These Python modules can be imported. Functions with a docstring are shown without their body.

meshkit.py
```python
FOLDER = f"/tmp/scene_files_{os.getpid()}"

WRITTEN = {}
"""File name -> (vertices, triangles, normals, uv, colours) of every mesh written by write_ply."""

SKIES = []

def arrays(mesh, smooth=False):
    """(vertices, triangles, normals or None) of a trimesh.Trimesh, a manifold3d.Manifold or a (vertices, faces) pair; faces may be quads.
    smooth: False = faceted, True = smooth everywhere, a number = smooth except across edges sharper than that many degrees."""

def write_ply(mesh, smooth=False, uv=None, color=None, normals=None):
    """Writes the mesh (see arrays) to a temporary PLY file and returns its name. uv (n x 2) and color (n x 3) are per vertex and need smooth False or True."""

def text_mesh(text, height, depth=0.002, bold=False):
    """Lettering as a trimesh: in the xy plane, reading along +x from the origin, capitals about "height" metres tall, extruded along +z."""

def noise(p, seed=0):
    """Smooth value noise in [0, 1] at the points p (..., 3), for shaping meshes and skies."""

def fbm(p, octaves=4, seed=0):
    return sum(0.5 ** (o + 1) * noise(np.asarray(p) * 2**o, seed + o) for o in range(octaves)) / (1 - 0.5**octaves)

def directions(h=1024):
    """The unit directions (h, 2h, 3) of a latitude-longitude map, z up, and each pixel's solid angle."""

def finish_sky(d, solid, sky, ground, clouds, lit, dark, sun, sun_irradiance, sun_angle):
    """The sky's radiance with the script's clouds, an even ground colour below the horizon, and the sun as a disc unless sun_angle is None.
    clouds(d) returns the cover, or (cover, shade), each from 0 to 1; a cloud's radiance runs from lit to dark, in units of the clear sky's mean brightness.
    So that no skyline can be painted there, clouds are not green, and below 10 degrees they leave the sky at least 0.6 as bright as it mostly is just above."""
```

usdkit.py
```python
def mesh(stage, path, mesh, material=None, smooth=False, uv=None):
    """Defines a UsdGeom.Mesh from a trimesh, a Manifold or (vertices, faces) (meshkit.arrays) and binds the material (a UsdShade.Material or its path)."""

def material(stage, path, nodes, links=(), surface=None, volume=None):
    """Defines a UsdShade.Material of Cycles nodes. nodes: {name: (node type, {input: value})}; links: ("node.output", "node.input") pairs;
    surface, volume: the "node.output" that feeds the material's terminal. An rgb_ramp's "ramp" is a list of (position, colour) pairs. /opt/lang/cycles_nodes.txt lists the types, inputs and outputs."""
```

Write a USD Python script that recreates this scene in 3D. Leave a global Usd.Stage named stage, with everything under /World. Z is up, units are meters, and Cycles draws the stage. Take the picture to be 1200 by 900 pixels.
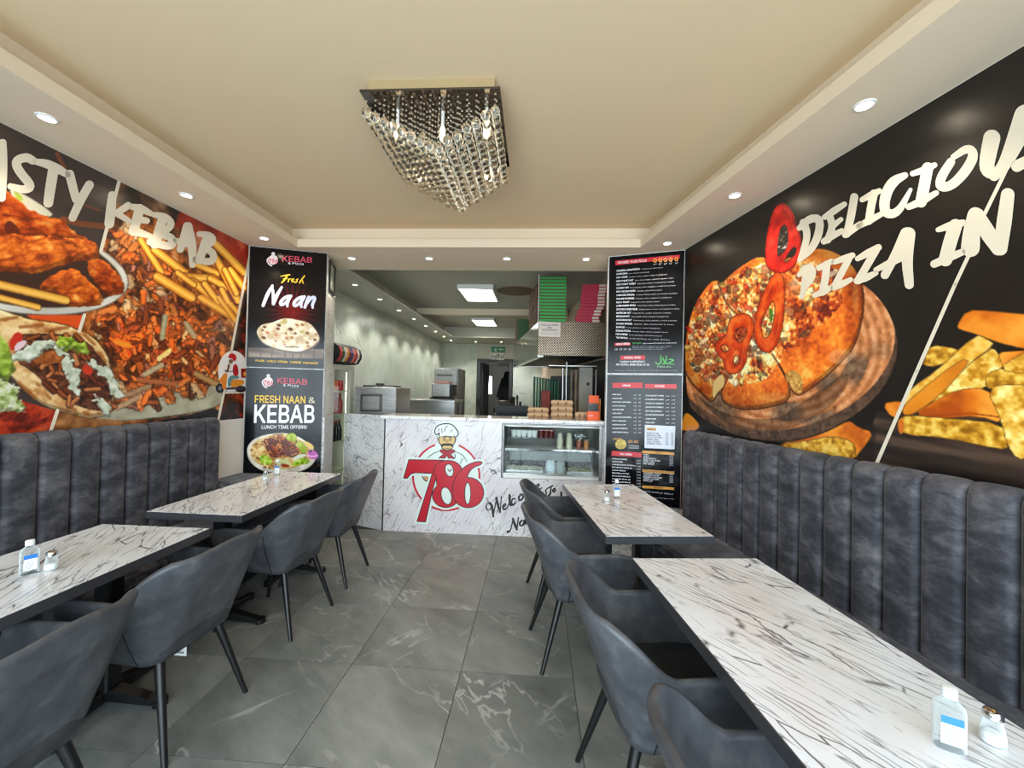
import math, numpy as np, trimesh, shapely, usdkit, meshkit
from shapely.geometry import Polygon, LineString, Point
from shapely.ops import unary_union
from shapely import affinity
from scipy.spatial import Delaunay
from pxr import Usd, UsdGeom, UsdLux, UsdShade, Gf, Sdf, Vt
stage = Usd.Stage.CreateInMemory()
UsdGeom.SetStageUpAxis(stage, 'Z'); UsdGeom.SetStageMetersPerUnit(stage, 1.0)
UsdGeom.Xform.Define(stage, '/World'); UsdGeom.Scope.Define(stage, '/World/Looks')
rng = np.random.default_rng(786)
T = Sdf.ValueTypeNames

# ------------------------------------------------------------------ camera
FPX, YAW, PITCH, ROLL, CAMZ = 478.8, -.0605314511, .0135397370, .0226328630, 1.51918
CAM = np.array([0, 0, CAMZ])
def cam_axes():
    cy, sy = math.cos(YAW), math.sin(YAW)
    f = np.array([sy*math.cos(PITCH), cy*math.cos(PITCH), math.sin(PITCH)])
    r = np.array([cy, -sy, 0]); u = np.cross(r, f)
    c, s = math.cos(ROLL), math.sin(ROLL)
    return c*r + s*u, -s*r + c*u, f
CR, CU, CF = cam_axes()
cam = UsdGeom.Camera.Define(stage, '/World/camera')
cam.CreateHorizontalApertureAttr(36.0); cam.CreateVerticalApertureAttr(27.0)
cam.CreateFocalLengthAttr(36.0*FPX/1200); cam.CreateFStopAttr(0.0); cam.CreateClippingRangeAttr(Gf.Vec2f(.05, 500))
M4 = np.eye(4); M4[0, :3], M4[1, :3], M4[2, :3], M4[3, :3] = CR, CU, -CF, CAM
UsdGeom.Xformable(cam).AddTransformOp().Set(Gf.Matrix4d(M4.tolist()))
cam.CreateExposureAttr(0.06)
def ray(x, y): return CF + (x-600)/FPX*CR + (450-y)/FPX*CU
def at_z(x, y, z):
    d = ray(x, y); return CAM + d*(z-CAMZ)/d[2]
def at_y(x, y, Y):
    d = ray(x, y); return CAM + d*Y/d[1]
def proj(P):
    d = np.asarray(P, float) - CAM; z = d @ CF
    return 600 + FPX*(d @ CR)/z, 450 - FPX*(d @ CU)/z

# ------------------------------------------------------------------ light: sky, daylight through the shop front
SKY, DAY, LAMP, PANEL, BEAM = 1.0, 9.0, 60.0, 9, 1.0
dome = UsdLux.DomeLight.Define(stage, '/World/sky'); dome.CreateIntensityAttr(SKY); dome.CreateColorAttr(Gf.Vec3f(.75, .87, 1.0))
day = UsdLux.RectLight.Define(stage, '/World/daylight')          # the bright street seen through the shop front
day.CreateWidthAttr(4.6); day.CreateHeightAttr(2.3); day.CreateIntensityAttr(DAY); day.CreateColorAttr(Gf.Vec3f(.80, .90, 1.0))
xf = UsdGeom.Xformable(day); xf.AddTranslateOp().Set(Gf.Vec3d(-.2, -1.75, 1.30)); xf.AddRotateXOp().Set(90.0)   # rect lights shine down -Z: turned to shine into the room (+Y)

# ------------------------------------------------------------------ helpers: names, things, meshes
used = {}
def numbered(parent, name):
    k = (parent, name); n = used.get(k, 0); used[k] = n+1
    return name if n == 0 else f'{name}_{n:03d}'
def data(p, **kw):
    p = p.GetPrim() if hasattr(p, 'GetPrim') else p
    for k, v in kw.items():
        if v: p.SetCustomDataByKey(k, v)
    return p
def path_of(parent): return '/World' if parent is None else str(parent.GetPath())
def obj(name, mesh, mat, parent=None, smooth=False, col=None, **kw):
    par = path_of(parent); path = f'{par}/{numbered(par, name)}'
    m = usdkit.mesh(stage, path, mesh, mat, smooth=smooth)
    if col is not None:
        UsdGeom.PrimvarsAPI(m).CreatePrimvar('col', T.Color3fArray, 'vertex').Set(Vt.Vec3fArray.FromNumpy(np.asarray(col, np.float32)))
    data(m, **kw); return m.GetPrim()
def thing(name, label, category, loc=(0, 0, 0), rz=0, group=None, rx=0, ry=0):
    path = f"/World/{numbered('/World', name)}"
    x = UsdGeom.Xform.Define(stage, path); x.AddTranslateOp().Set(Gf.Vec3d(*map(float, loc)))
    if rz: x.AddRotateZOp().Set(float(rz))
    if rx: x.AddRotateXOp().Set(float(rx))
    if ry: x.AddRotateYOp().Set(float(ry))
    return data(x, label=label, category=category, group=group)
def struct(name, mesh, mat, parent=None, smooth=False):
    return obj(name, mesh, mat, parent, smooth, kind=None if parent else 'structure')
def struct_x(name, loc=(0, 0, 0)):
    path = f"/World/{numbered('/World', name)}"; x = UsdGeom.Xform.Define(stage, path); x.AddTranslateOp().Set(Gf.Vec3d(*map(float, loc)))
    return data(x, kind='structure')
def copy(src, loc, rz=0, label=None, group=None, rx=0, ry=0):
    w = src.GetCustomData()
    base = src.GetName(); base = base[:-4] if base[-4:-3] == '_' and base[-3:].isdigit() else base
    p = thing(base, label or w.get('label'), w.get('category'), loc, rz, group or w.get('group'), rx, ry)
    p.GetReferences().AddInternalReference(src.GetPath()); p.SetInstanceable(True)
    return p

# ------------------------------------------------------------------ helpers: shapes
cat = trimesh.util.concatenate
def tf(m, M): m = m.copy(); m.apply_transform(M); return m
def mv(m, x=0, y=0, z=0): m = m.copy(); m.apply_translation((x, y, z)); return m
def rot(m, deg, axis=(0, 0, 1), c=(0, 0, 0)): return tf(m, trimesh.transformations.rotation_matrix(math.radians(deg), axis, c))
def box(x0, x1, y0, y1, z0, z1, b=0.0):
    """a box; b bevels its edges"""
    lo, hi = np.array([x0, y0, z0], float), np.array([x1, y1, z1], float)
    if b <= 0:
        m = trimesh.creation.box(hi-lo); m.apply_translation((lo+hi)/2); return m
    pts = []
    for sx in (0, 1):
        for sy in (0, 1):
            for sz in (0, 1):
                c = np.where([sx, sy, sz], hi, lo); s = np.where([sx, sy, sz], -1, 1)*b
                for k in range(3):
                    q = c.copy()
                    for j in range(3):
                        if j != k: q[j] += s[j]
                    pts.append(q)
    return trimesh.convex.convex_hull(np.array(pts))
def cyl(r, z0, z1, x=0, y=0, n=20, r2=None):
    """upright (tapered) cylinder"""
    r2 = r if r2 is None else r2
    a = np.arange(n)*2*np.pi/n
    v = np.vstack([np.c_[r*np.cos(a), r*np.sin(a), np.full(n, z0)], np.c_[r2*np.cos(a), r2*np.sin(a), np.full(n, z1)], [[0, 0, z0], [0, 0, z1]]])
    f = []
    for i in range(n):
        j = (i+1) % n
        f += [[i, j, n+j], [i, n+j, n+i], [2*n, j, i], [2*n+1, n+i, n+j]]
    m = trimesh.Trimesh(v+[x, y, 0], f, process=False); return m
def bar(p, q, r, n=10, r2=None):
    p, q = np.asarray(p, float), np.asarray(q, float); d = q-p; L = np.linalg.norm(d)
    m = cyl(r, 0, L, n=n, r2=r2); m.apply_transform(trimesh.geometry.align_vectors([0, 0, 1], d/L)); m.apply_translation(p); return m
def lathe(prof, n=24, x=0, y=0, z=0):
    """prof: (radius, height) pairs from bottom to top"""
    a = np.arange(n)*2*np.pi/n; prof = np.array(prof, float); k = len(prof)
    v = np.concatenate([np.c_[r*np.cos(a), r*np.sin(a), np.full(n, h)] for r, h in prof])
    f = []
    for i in range(k-1):
        for j in range(n):
            q = (j+1) % n; f += [[i*n+j, i*n+q, (i+1)*n+q], [i*n+j, (i+1)*n+q, (i+1)*n+j]]
    v = np.vstack([v, [0, 0, prof[0, 1]], [0, 0, prof[-1, 1]]])
    for j in range(n):
        q = (j+1) % n; f += [[k*n, q, j], [k*n+1, (k-1)*n+j, (k-1)*n+q]]
    return trimesh.Trimesh(v+[x, y, z], f, process=False)
def tube(pts, r, n=8, closed=False):
    pts = np.asarray(pts, float); return cat([bar(pts[i], pts[i+1], r, n) for i in range(len(pts)-1)] + [mv(trimesh.creation.icosphere(1, r), *p) for p in pts[1:-1]])
def prism(poly, h, M=None):
    """a shapely polygon or multipolygon raised by h along +z, then placed by M"""
    out = []
    for g in getattr(poly, 'geoms', [poly]):
        if g.geom_type == 'Polygon' and g.area > 1e-9:
            out.append(trimesh.creation.extrude_polygon(g, h, engine='earcut'))
    m = cat(out)
    if M is not None: m.apply_transform(M)
    return m
def quad_prism(p, z0, z1):
    """footprint polygon p (list of xy) from z0 to z1"""
    return mv(prism(Polygon(p), z1-z0), 0, 0, z0)
def frame(o, u, v):
    u = np.asarray(u, float); u = u/np.linalg.norm(u); v = np.asarray(v, float); v = v/np.linalg.norm(v)
    M = np.eye(4); M[:3, 0], M[:3, 1], M[:3, 2], M[:3, 3] = u, v, np.cross(u, v), o; return M
class Plane:
    """a wall plane: origin o, u along it (horizontal), z up, n towards the room"""
    def __init__(s, o, u, n_to):
        s.o = np.asarray(o, float); s.u = np.asarray(u, float)/np.linalg.norm(u); n = np.array([-s.u[1], s.u[0], 0.]); s.n = n*np.sign(n @ (np.asarray(n_to, float)-s.o))
    def uv(s, x, y, off=0.0):
        d = ray(x, y); o = s.o+s.n*off; t = (s.n @ (o-CAM))/(s.n @ d); P = CAM+d*t; return (P-s.o) @ s.u, P[2]
    def M(s, off=0.0):
        M = np.eye(4); M[:3, 0] = s.u; M[:3, 1] = (0, 0, 1); M[:3, 2] = s.n; M[:3, 3] = s.o+s.n*off
        return M
    def flat(s, poly, off, h=.0012):
        """polygon in (u, z) raised off the plane"""
        m = prism(poly, h); m.apply_transform(s.M(off))
        if np.linalg.det(s.M()[:3, :3]) < 0: m.invert()
        return m
    def px(s, pts): return Polygon([s.uv(*p) for p in pts])
    def pxg(s, g):
        """a shapely shape drawn in photo pixels, laid on the plane"""
        return shapely.transform(g, lambda a: np.array([s.uv(x, y) for x, y in a]))
def chaikin(p, n=2, closed=True):
    p = np.asarray(p, float)
    for _ in range(n):
        q = np.roll(p, -1, 0) if closed else p[1:]
        a = p if closed else p[:-1]
        r = np.empty((2*len(a), 2)); r[0::2] = .75*a+.25*q; r[1::2] = .25*a+.75*q
        p = r if closed else np.vstack([p[:1], r, p[-1:]])
    return p
def stroke(pts, w, n=2, cap=True):
    """brush stroke: widths w (one or one per point) along a smoothed line"""
    pts = np.asarray(pts, float); w = np.atleast_1d(np.asarray(w, float)); w = np.interp(np.linspace(0, 1, len(pts)), np.linspace(0, 1, len(w)), w)
    if len(pts) > 2:
        q = chaikin(np.c_[pts], n, False); t = np.r_[0, np.cumsum(np.linalg.norm(np.diff(pts, axis=0), axis=1))]; tq = np.r_[0, np.cumsum(np.linalg.norm(np.diff(q, axis=0), axis=1))]
        w = np.interp(tq/tq[-1], t/t[-1], w); pts = q
    c = [Point(*p).buffer(max(r, .05)/2, 5) for p, r in zip(pts, w)]
    return unary_union([shapely.union(c[i], c[i+1]).convex_hull for i in range(len(c)-1)])
def lin(c):
    c = np.asarray(c, float); c = c/255 if c.max() > 1.001 else c
    return np.where(c <= .04045, c/12.92, ((c+.055)/1.055)**2.4)

# ------------------------------------------------------------------ materials
def mat(name, nodes, links=(), surface='p.BSDF'):
    return usdkit.material(stage, f'/World/Looks/{name}', nodes, links, surface=surface)
def plain(name, rgb, rough=.5, **kw):
    return mat(name, {'p': ('principled_bsdf', {'base_color': lin(rgb), 'roughness': rough, **kw})})
def grainy(name, a, b, scale=20, rough=.5, bump=0, detail=4, coord='position', stretch=(1, 1, 1), **kw):
    n = {'g': ('geometry', {}), 't': ('texture_coordinate', {}), 'm': ('mapping', {'scale': stretch}), 'n': ('noise_texture', {'scale': scale, 'detail': detail}),
         'r': ('rgb_ramp', {'ramp': [(.3, lin(a)), (.7, lin(b))]}), 'p': ('principled_bsdf', {'roughness': rough, **kw})}
    l = [('g.position' if coord == 'position' else 't.object', 'm.vector'), ('m.vector', 'n.vector'), ('n.fac', 'r.fac'), ('r.color', 'p.base_color')]
    if bump:
        n['b'] = ('bump', {'strength': bump, 'distance': .002}); l += [('n.fac', 'b.height'), ('b.normal', 'p.normal')]
    return mat(name, n, l)
def emit(name, rgb, s): return mat(name, {'e': ('emission', {'color': lin(rgb), 'strength': s})}, surface='e.emission')
def marble(name, rot=(0, 0, .5), base=(232, 238, 248), vein=(26, 25, 30), s1=9., s2=4., stretch=(1, 7, 1), rough=.12, thick=1.0, coord='object', blur=(216, 216, 220), keep=.5):
    """white stone laminate with fine dark streaks in one direction and a few veins across them"""
    n = {'t': ('texture_coordinate', {}), 'g': ('geometry', {}), 'wn': ('noise_texture', {'scale': 6, 'detail': 3}), 'wa': ('vector_math', {'math_type': 'multiply_add', 'vector2': (.035, .035, .035)}),
         'm1': ('mapping', {'mapping_type': 'texture', 'rotation': rot, 'scale': stretch}), 'm3': ('mapping', {'mapping_type': 'texture', 'rotation': rot, 'scale': tuple(1+(q-1)*.55 for q in stretch), 'location': (.3, .7, .1)}),
         'mx': ('math', {'math_type': 'maximum'}), 'my': ('math', {'math_type': 'maximum'}), 'cl': ('noise_texture', {'scale': 2.2, 'detail': 4}), 'cr': ('rgb_ramp', {'ramp': [(.35, lin(blur)), (.6, lin(base))]}),
         'c': ('mix_color', {'b': lin(vein)}), 'p': ('principled_bsdf', {'roughness': rough})}
    src = 't.object' if coord == 'object' else 'g.position'
    l = [(src, 'wn.vector'), ('wn.color', 'wa.vector1'), (src, 'wa.vector3'), ('wa.vector', 'm1.vector'), ('wa.vector', 'm3.vector')]
    for i, (vec, sc, th, ks, k0, k1, hi) in enumerate((('m1.vector', s1*2.7, .052*thick, 7., keep-.09, keep+.04, .80), ('m3.vector', s1*1.3, .018*thick, 5., keep-.06, keep+.02, 1.0), ('wa.vector', s2, .0065*thick, 4., keep+.05, keep+.11, .7))):
        n[f'v{i}'] = ('voronoi_texture', {'feature': 'distance_to_edge', 'scale': sc}); n[f'r{i}'] = ('map_range', {'from_min': 0, 'from_max': th, 'to_min': hi, 'to_max': 0, 'clamp': True})
        n[f'k{i}'] = ('noise_texture', {'scale': ks, 'detail': 4, 'roughness': .65}); n[f'q{i}'] = ('map_range', {'from_min': k0, 'from_max': k1, 'clamp': True}); n[f'x{i}'] = ('math', {'math_type': 'multiply'})
        l += [(vec, f'v{i}.vector'), (f'v{i}.distance', f'r{i}.value'), (src, f'k{i}.vector'), (f'k{i}.fac', f'q{i}.value'), (f'r{i}.result', f'x{i}.value1'), (f'q{i}.result', f'x{i}.value2')]
    l += [('x0.value', 'mx.value1'), ('x1.value', 'mx.value2'), ('mx.value', 'my.value1'), ('x2.value', 'my.value2'), (src, 'cl.vector'), ('cl.fac', 'cr.fac'), ('cr.color', 'c.a'), ('my.value', 'c.fac'), ('c.result', 'p.base_color')]
    return mat(name, n, l)

M = {}
M['ceiling'] = plain('ceiling_paint', (226, 203, 168), .85)
M['soffit'] = plain('soffit_paint', (228, 210, 184), .8)
M['kceil'] = plain('kitchen_ceiling_paint', (196, 194, 178), .85)
M['wall'] = plain('wall_paint', (222, 218, 210), .7)
M['cream'] = plain('cream_wall_paint', (226, 206, 186), .8)
M['marble_table'] = marble('table_marble', rot=(0, 0, .48), s1=10, s2=4.2, stretch=(1, 11, 1), rough=.16)
M['marble_front'] = marble('counter_marble', rot=(0, .55, 0), s1=9.5, s2=5, stretch=(1, 1, 8), rough=.2, coord='position', base=(232, 229, 232), blur=(218, 213, 218), thick=.7)
M['marble_side'] = marble('side_marble', rot=(0, -.9, 0), s1=9, s2=5, stretch=(1, 1, 8), rough=.25, coord='position', base=(226, 226, 226), blur=(205, 205, 207), vein=(80, 80, 84))
M['marble_wall'] = mat('wall_marble', {'g': ('geometry', {}), 'n': ('noise_texture', {'scale': 1.1, 'detail': 5, 'roughness': .6, 'distortion': 1.2}), 'a': ('math', {'math_type': 'subtract', 'value2': .5}), 'ab': ('math', {'math_type': 'absolute'}),
    'r': ('map_range', {'from_min': 0, 'from_max': .018, 'to_min': .55, 'to_max': 0, 'clamp': True}), 'k': ('noise_texture', {'scale': 1.7}), 'kr': ('map_range', {'from_min': .45, 'from_max': .65, 'clamp': True}), 'x': ('math', {'math_type': 'multiply'}),
    'b': ('noise_texture', {'scale': 2.0, 'detail': 3}), 'br': ('rgb_ramp', {'ramp': [(.3, lin((174, 183, 168))), (.7, lin((204, 211, 196)))]}), 'c': ('mix_color', {'b': lin((96, 100, 94))}), 'p': ('principled_bsdf', {'roughness': .22})},
    [('g.position', 'n.vector'), ('n.fac', 'a.value1'), ('a.value', 'ab.value1'), ('ab.value', 'r.value'), ('g.position', 'k.vector'), ('k.fac', 'kr.value'), ('r.result', 'x.value1'), ('kr.result', 'x.value2'),
     ('g.position', 'b.vector'), ('b.fac', 'br.fac'), ('br.color', 'c.a'), ('x.value', 'c.fac'), ('c.result', 'p.base_color')])
M['grout'] = plain('floor_grout', (58, 60, 58), .9)
M['tile'] = mat('floor_stone', {'g': ('geometry', {}), 'oi': ('object_info', {}), 'sc': ('vector_math', {'math_type': 'scale', 'scale': 37.0}), 'cx': ('combine_xyz', {}), 'ad': ('vector_math', {'math_type': 'add'}),
    'st': ('mapping', {'mapping_type': 'texture', 'rotation': (0, 0, .9), 'scale': (1, 2.6, 1)}),
    'n': ('noise_texture', {'scale': 1.25, 'detail': 5, 'roughness': .62, 'distortion': .6}), 'a': ('math', {'math_type': 'subtract', 'value2': .5}), 'ab': ('math', {'math_type': 'absolute'}), 'r': ('map_range', {'from_min': 0, 'from_max': .009, 'to_min': .7, 'to_max': 0, 'clamp': True}),
    'k': ('noise_texture', {'scale': 2.1}), 'kr': ('map_range', {'from_min': .42, 'from_max': .62, 'clamp': True}), 'x1': ('math', {'math_type': 'multiply'}), 'x': ('math', {'math_type': 'maximum'}),
    'st2': ('mapping', {'mapping_type': 'texture', 'rotation': (0, 0, -.75), 'scale': (1, 3.2, 1), 'location': (3, 1, 0)}), 'n2': ('noise_texture', {'scale': 1.0, 'detail': 6, 'roughness': .6, 'distortion': .4}), 'a2': ('math', {'math_type': 'subtract', 'value2': .47}), 'ab2': ('math', {'math_type': 'absolute'}), 'r2': ('map_range', {'from_min': 0, 'from_max': .006, 'to_min': .5, 'to_max': 0, 'clamp': True}), 'x2': ('math', {'math_type': 'multiply'}), 'k2': ('noise_texture', {'scale': 2.6}), 'kr2': ('map_range', {'from_min': .46, 'from_max': .6, 'clamp': True}),
    'b': ('noise_texture', {'scale': 3.0, 'detail': 7, 'roughness': .65}), 'br': ('rgb_ramp', {'ramp': [(.28, lin((92, 94, 92))), (.5, lin((118, 121, 118))), (.75, lin((146, 148, 143)))]}),
    'tv': ('map_range', {'from_min': 0, 'from_max': 1, 'to_min': .9, 'to_max': 1.08}), 'tm': ('vector_math', {'math_type': 'scale'}),
    'c': ('mix_color', {'b': lin((190, 192, 188))}), 'rr': ('map_range', {'from_min': .3, 'from_max': .7, 'to_min': .3, 'to_max': .42}), 'p': ('principled_bsdf', {'specular_ior_level': .4})},
    [('oi.random', 'cx.x'), ('oi.random', 'cx.y'), ('cx.vector', 'sc.vector1'), ('sc.vector', 'ad.vector1'), ('g.position', 'ad.vector2'), ('ad.vector', 'st.vector'), ('st.vector', 'n.vector'), ('n.fac', 'a.value1'), ('a.value', 'ab.value1'), ('ab.value', 'r.value'),
     ('ad.vector', 'k.vector'), ('k.fac', 'kr.value'), ('r.result', 'x1.value1'), ('kr.result', 'x1.value2'), ('ad.vector', 'st2.vector'), ('st2.vector', 'n2.vector'), ('n2.fac', 'a2.value1'), ('a2.value', 'ab2.value1'), ('ab2.value', 'r2.value'), ('ad.vector', 'k2.vector'), ('k2.fac', 'kr2.value'), ('r2.result', 'x2.value1'), ('kr2.result', 'x2.value2'), ('x1.value', 'x.value1'), ('x2.value', 'x.value2'), ('st.vector', 'b.vector'), ('b.fac', 'br.fac'), ('br.color', 'tm.vector1'), ('oi.random', 'tv.value'), ('tv.result', 'tm.scale'),
     ('tm.vector', 'c.a'), ('x.value', 'c.fac'), ('c.result', 'p.base_color'), ('b.fac', 'rr.value'), ('rr.result', 'p.roughness')])
M['velvet'] = mat('slate_velvet', {'g': ('geometry', {}), 'mp': ('mapping', {'rotation': (.5, 0, .4), 'scale': (1, 1, 1.7)}), 'n': ('noise_texture', {'scale': 6.5, 'detail': 8, 'roughness': .68, 'distortion': .25}), 'r': ('rgb_ramp', {'ramp': [(.34, lin((42, 43, 48))), (.48, lin((62, 62, 68))), (.60, lin((88, 87, 92))), (.74, lin((116, 114, 116)))]}),
    'b': ('bump', {'strength': .25, 'distance': .004}), 'p': ('principled_bsdf', {'roughness': .75, 'sheen_weight': .35, 'sheen_roughness': .4, 'sheen_tint': lin((190, 190, 200)), 'specular_ior_level': .2})},
    [('g.position', 'mp.vector'), ('mp.vector', 'n.vector'), ('n.fac', 'r.fac'), ('r.color', 'p.base_color'), ('n.fac', 'b.height'), ('b.normal', 'p.normal')])
M['leather'] = mat('slate_leatherette', {'t': ('texture_coordinate', {}), 'oi': ('object_info', {}), 'n': ('noise_texture', {'scale': 14, 'detail': 6, 'roughness': .6}), 'r': ('rgb_ramp', {'ramp': [(.3, lin((58, 60, 65))), (.55, lin((75, 77, 82))), (.78, lin((97, 98, 101)))]}),
    'f': ('noise_texture', {'scale': 260, 'detail': 2}), 'b': ('bump', {'strength': .12, 'distance': .001}), 'p': ('principled_bsdf', {'roughness': .42, 'specular_ior_level': .45})},
    [('t.object', 'n.vector'), ('n.fac', 'r.fac'), ('r.color', 'p.base_color'), ('t.object', 'f.vector'), ('f.fac', 'b.height'), ('b.normal', 'p.normal')])
M['seatleather'] = grainy('seat_leatherette', (42, 44, 48), (62, 64, 68), 14, .5, coord='object')
M['black'] = plain('black_metal', (13, 13, 15), .42)
M['blackplastic'] = plain('black_plastic', (24, 24, 26), .5)
M['edge'] = plain('gunmetal_edge', (92, 93, 98), .26, metallic=.55)
M['chrome'] = plain('chrome', (225, 225, 225), .08, metallic=1.0)
M['mirror'] = plain('dark_mirror', (110, 104, 96), .07, metallic=1.0)
M['steel'] = grainy('brushed_steel', (150, 150, 148), (186, 186, 184), 6, .32, stretch=(1, 1, 40), metallic=.9)
M['steeldark'] = grainy('dark_steel', (84, 84, 82), (116, 116, 112), 6, .35, stretch=(1, 1, 30), metallic=.8)
M['white'] = plain('white_plastic', (236, 236, 234), .4)
M['greyplastic'] = plain('grey_plastic', (150, 152, 150), .45)
M['glass'] = mat('window_glass', {'f': ('fresnel', {'IOR': 1.45}), 'ge': ('geometry', {}), 'bf': ('math', {'math_type': 'subtract', 'value1': 1.0}), 'fm': ('math', {'math_type': 'multiply'}), 't': ('transparent_bsdf', {'color': (.96, .98, .97)}), 'g': ('glossy_bsdf', {'roughness': .02, 'color': (1, 1, 1)}), 'm': ('mix_closure', {})},
    [('ge.backfacing', 'bf.value2'), ('bf.value', 'fm.value1'), ('f.fac', 'fm.value2'), ('fm.value', 'm.fac'), ('t.BSDF', 'm.closure1'), ('g.BSDF', 'm.closure2')], 'm.closure')
M['case_glass'] = mat('case_glass', {'f': ('fresnel', {'IOR': 1.22}), 'ge': ('geometry', {}), 'bf': ('math', {'math_type': 'subtract', 'value1': 1.0}), 'fm': ('math', {'math_type': 'multiply'}), 't': ('transparent_bsdf', {'color': (.95, .98, .97)}), 'g': ('glossy_bsdf', {'roughness': .02, 'color': (1, 1, 1)}), 'm': ('mix_closure', {})},
    [('ge.backfacing', 'bf.value2'), ('bf.value', 'fm.value1'), ('f.fac', 'fm.value2'), ('fm.value', 'm.fac'), ('t.BSDF', 'm.closure1'), ('g.BSDF', 'm.closure2')], 'm.closure')
M['crystal'] = mat('crystal_glass', {'g': ('glass_bsdf', {'color': (.97, .94, .88), 'roughness': .0, 'IOR': 1.5})}, surface='g.BSDF')
M['bottle'] = mat('clear_plastic', {'f': ('layer_weight', {'blend': .35}), 't': ('transparent_bsdf', {'color': (.93, .97, .98)}), 'g': ('principled_bsdf', {'base_color': (.8, .87, .9), 'roughness': .08}), 'm': ('mix_closure', {})},
    [('f.facing', 'm.fac'), ('t.BSDF', 'm.closure1'), ('g.BSDF', 'm.closure2')], 'm.closure')
def painted(name, rough, spec=.5, coat=0.0):
    return mat(name, {'a': ('attribute', {'attribute': 'col'}), 'p': ('principled_bsdf', {'roughness': rough, 'specular_ior_level': spec, 'coat_weight': coat, 'coat_roughness': .05})}, [('a.color', 'p.base_color')])
M['print'] = painted('laminated_print', .33, .5)
M['board'] = painted('glossy_board_print', .16, .22)
M['lamp'] = emit('downlight_lens', (255, 238, 206), LAMP)
M['panel'] = emit('panel_light', (255, 253, 244), PANEL)
COL = {}
def colour(rgb, rough=.5, **kw):
    k = (tuple(rgb), rough, tuple(sorted(kw.items())))
    if k not in COL: COL[k] = plain(f'paint_{len(COL):03d}', rgb, rough, **kw)
    return COL[k]
#==SETTING==
# ================================================================== THE SETTING
def xl(y): return -2.688 - .0125*(3.625-y)
RW0 = np.array([1.293, 3.707, 0]); RWD = np.array([.197, -.9804, 0])
def xr(y): return 1.293 + .2009*(3.707-y)
ZB, ZC, YF, YO, YK = 2.80, 3.02, -1.30, 4.26, 11.6
LEFT = Plane((-2.688, 3.625, 0), (.0125, 1, 0), (0, 1, 0))
RIGHT = Plane(RW0, -RWD, (0, 1, 0))
room = Polygon([(xl(YF), YF), (xr(YF), YF), (xr(YO), YO), (xl(YO), YO)])
TX, TY, TS = -.9738, .9983, .6
struct('ground', box(-12, 12, -16, YF-.12, -.14, -.06), grainy('pavement', (120, 118, 114), (150, 148, 142), 8, .8))
fl = struct_x('floor')
obj('slab', quad_prism([(xl(YF)-.1, YF-.1), (xr(YF)+.1, YF-.1), (xr(YO)+.3, YO), (1.35, YO), (.4, YK+.1), (-2.8, YK+.1), (-2.8, YO)], -.1, -.004), M['grout'], fl)
for i in range(-4, 6):
    for j in range(-4, 6):
        g = shapely.box(TX+TS*i+.0016, TY+TS*j+.0016, TX+TS*(i+1)-.0016, TY+TS*(j+1)-.0016).intersection(room.buffer(-.001))
        if g.area > .004: obj('tile', mv(prism(g, .012), 0, 0, -.012), M['tile'], fl)
struct('wall_left', quad_prism([(xl(YF), YF), (xl(YO), YO), (xl(YO)-.12, YO), (xl(YF)-.12, YF)], 0, 3.1), M['wall'])
struct('wall_right', quad_prism([(xr(YF), YF), (xr(YF)+.12, YF), (xr(YO)+.12, YO), (xr(YO), YO)], 0, 3.1), M['wall'])
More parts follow.
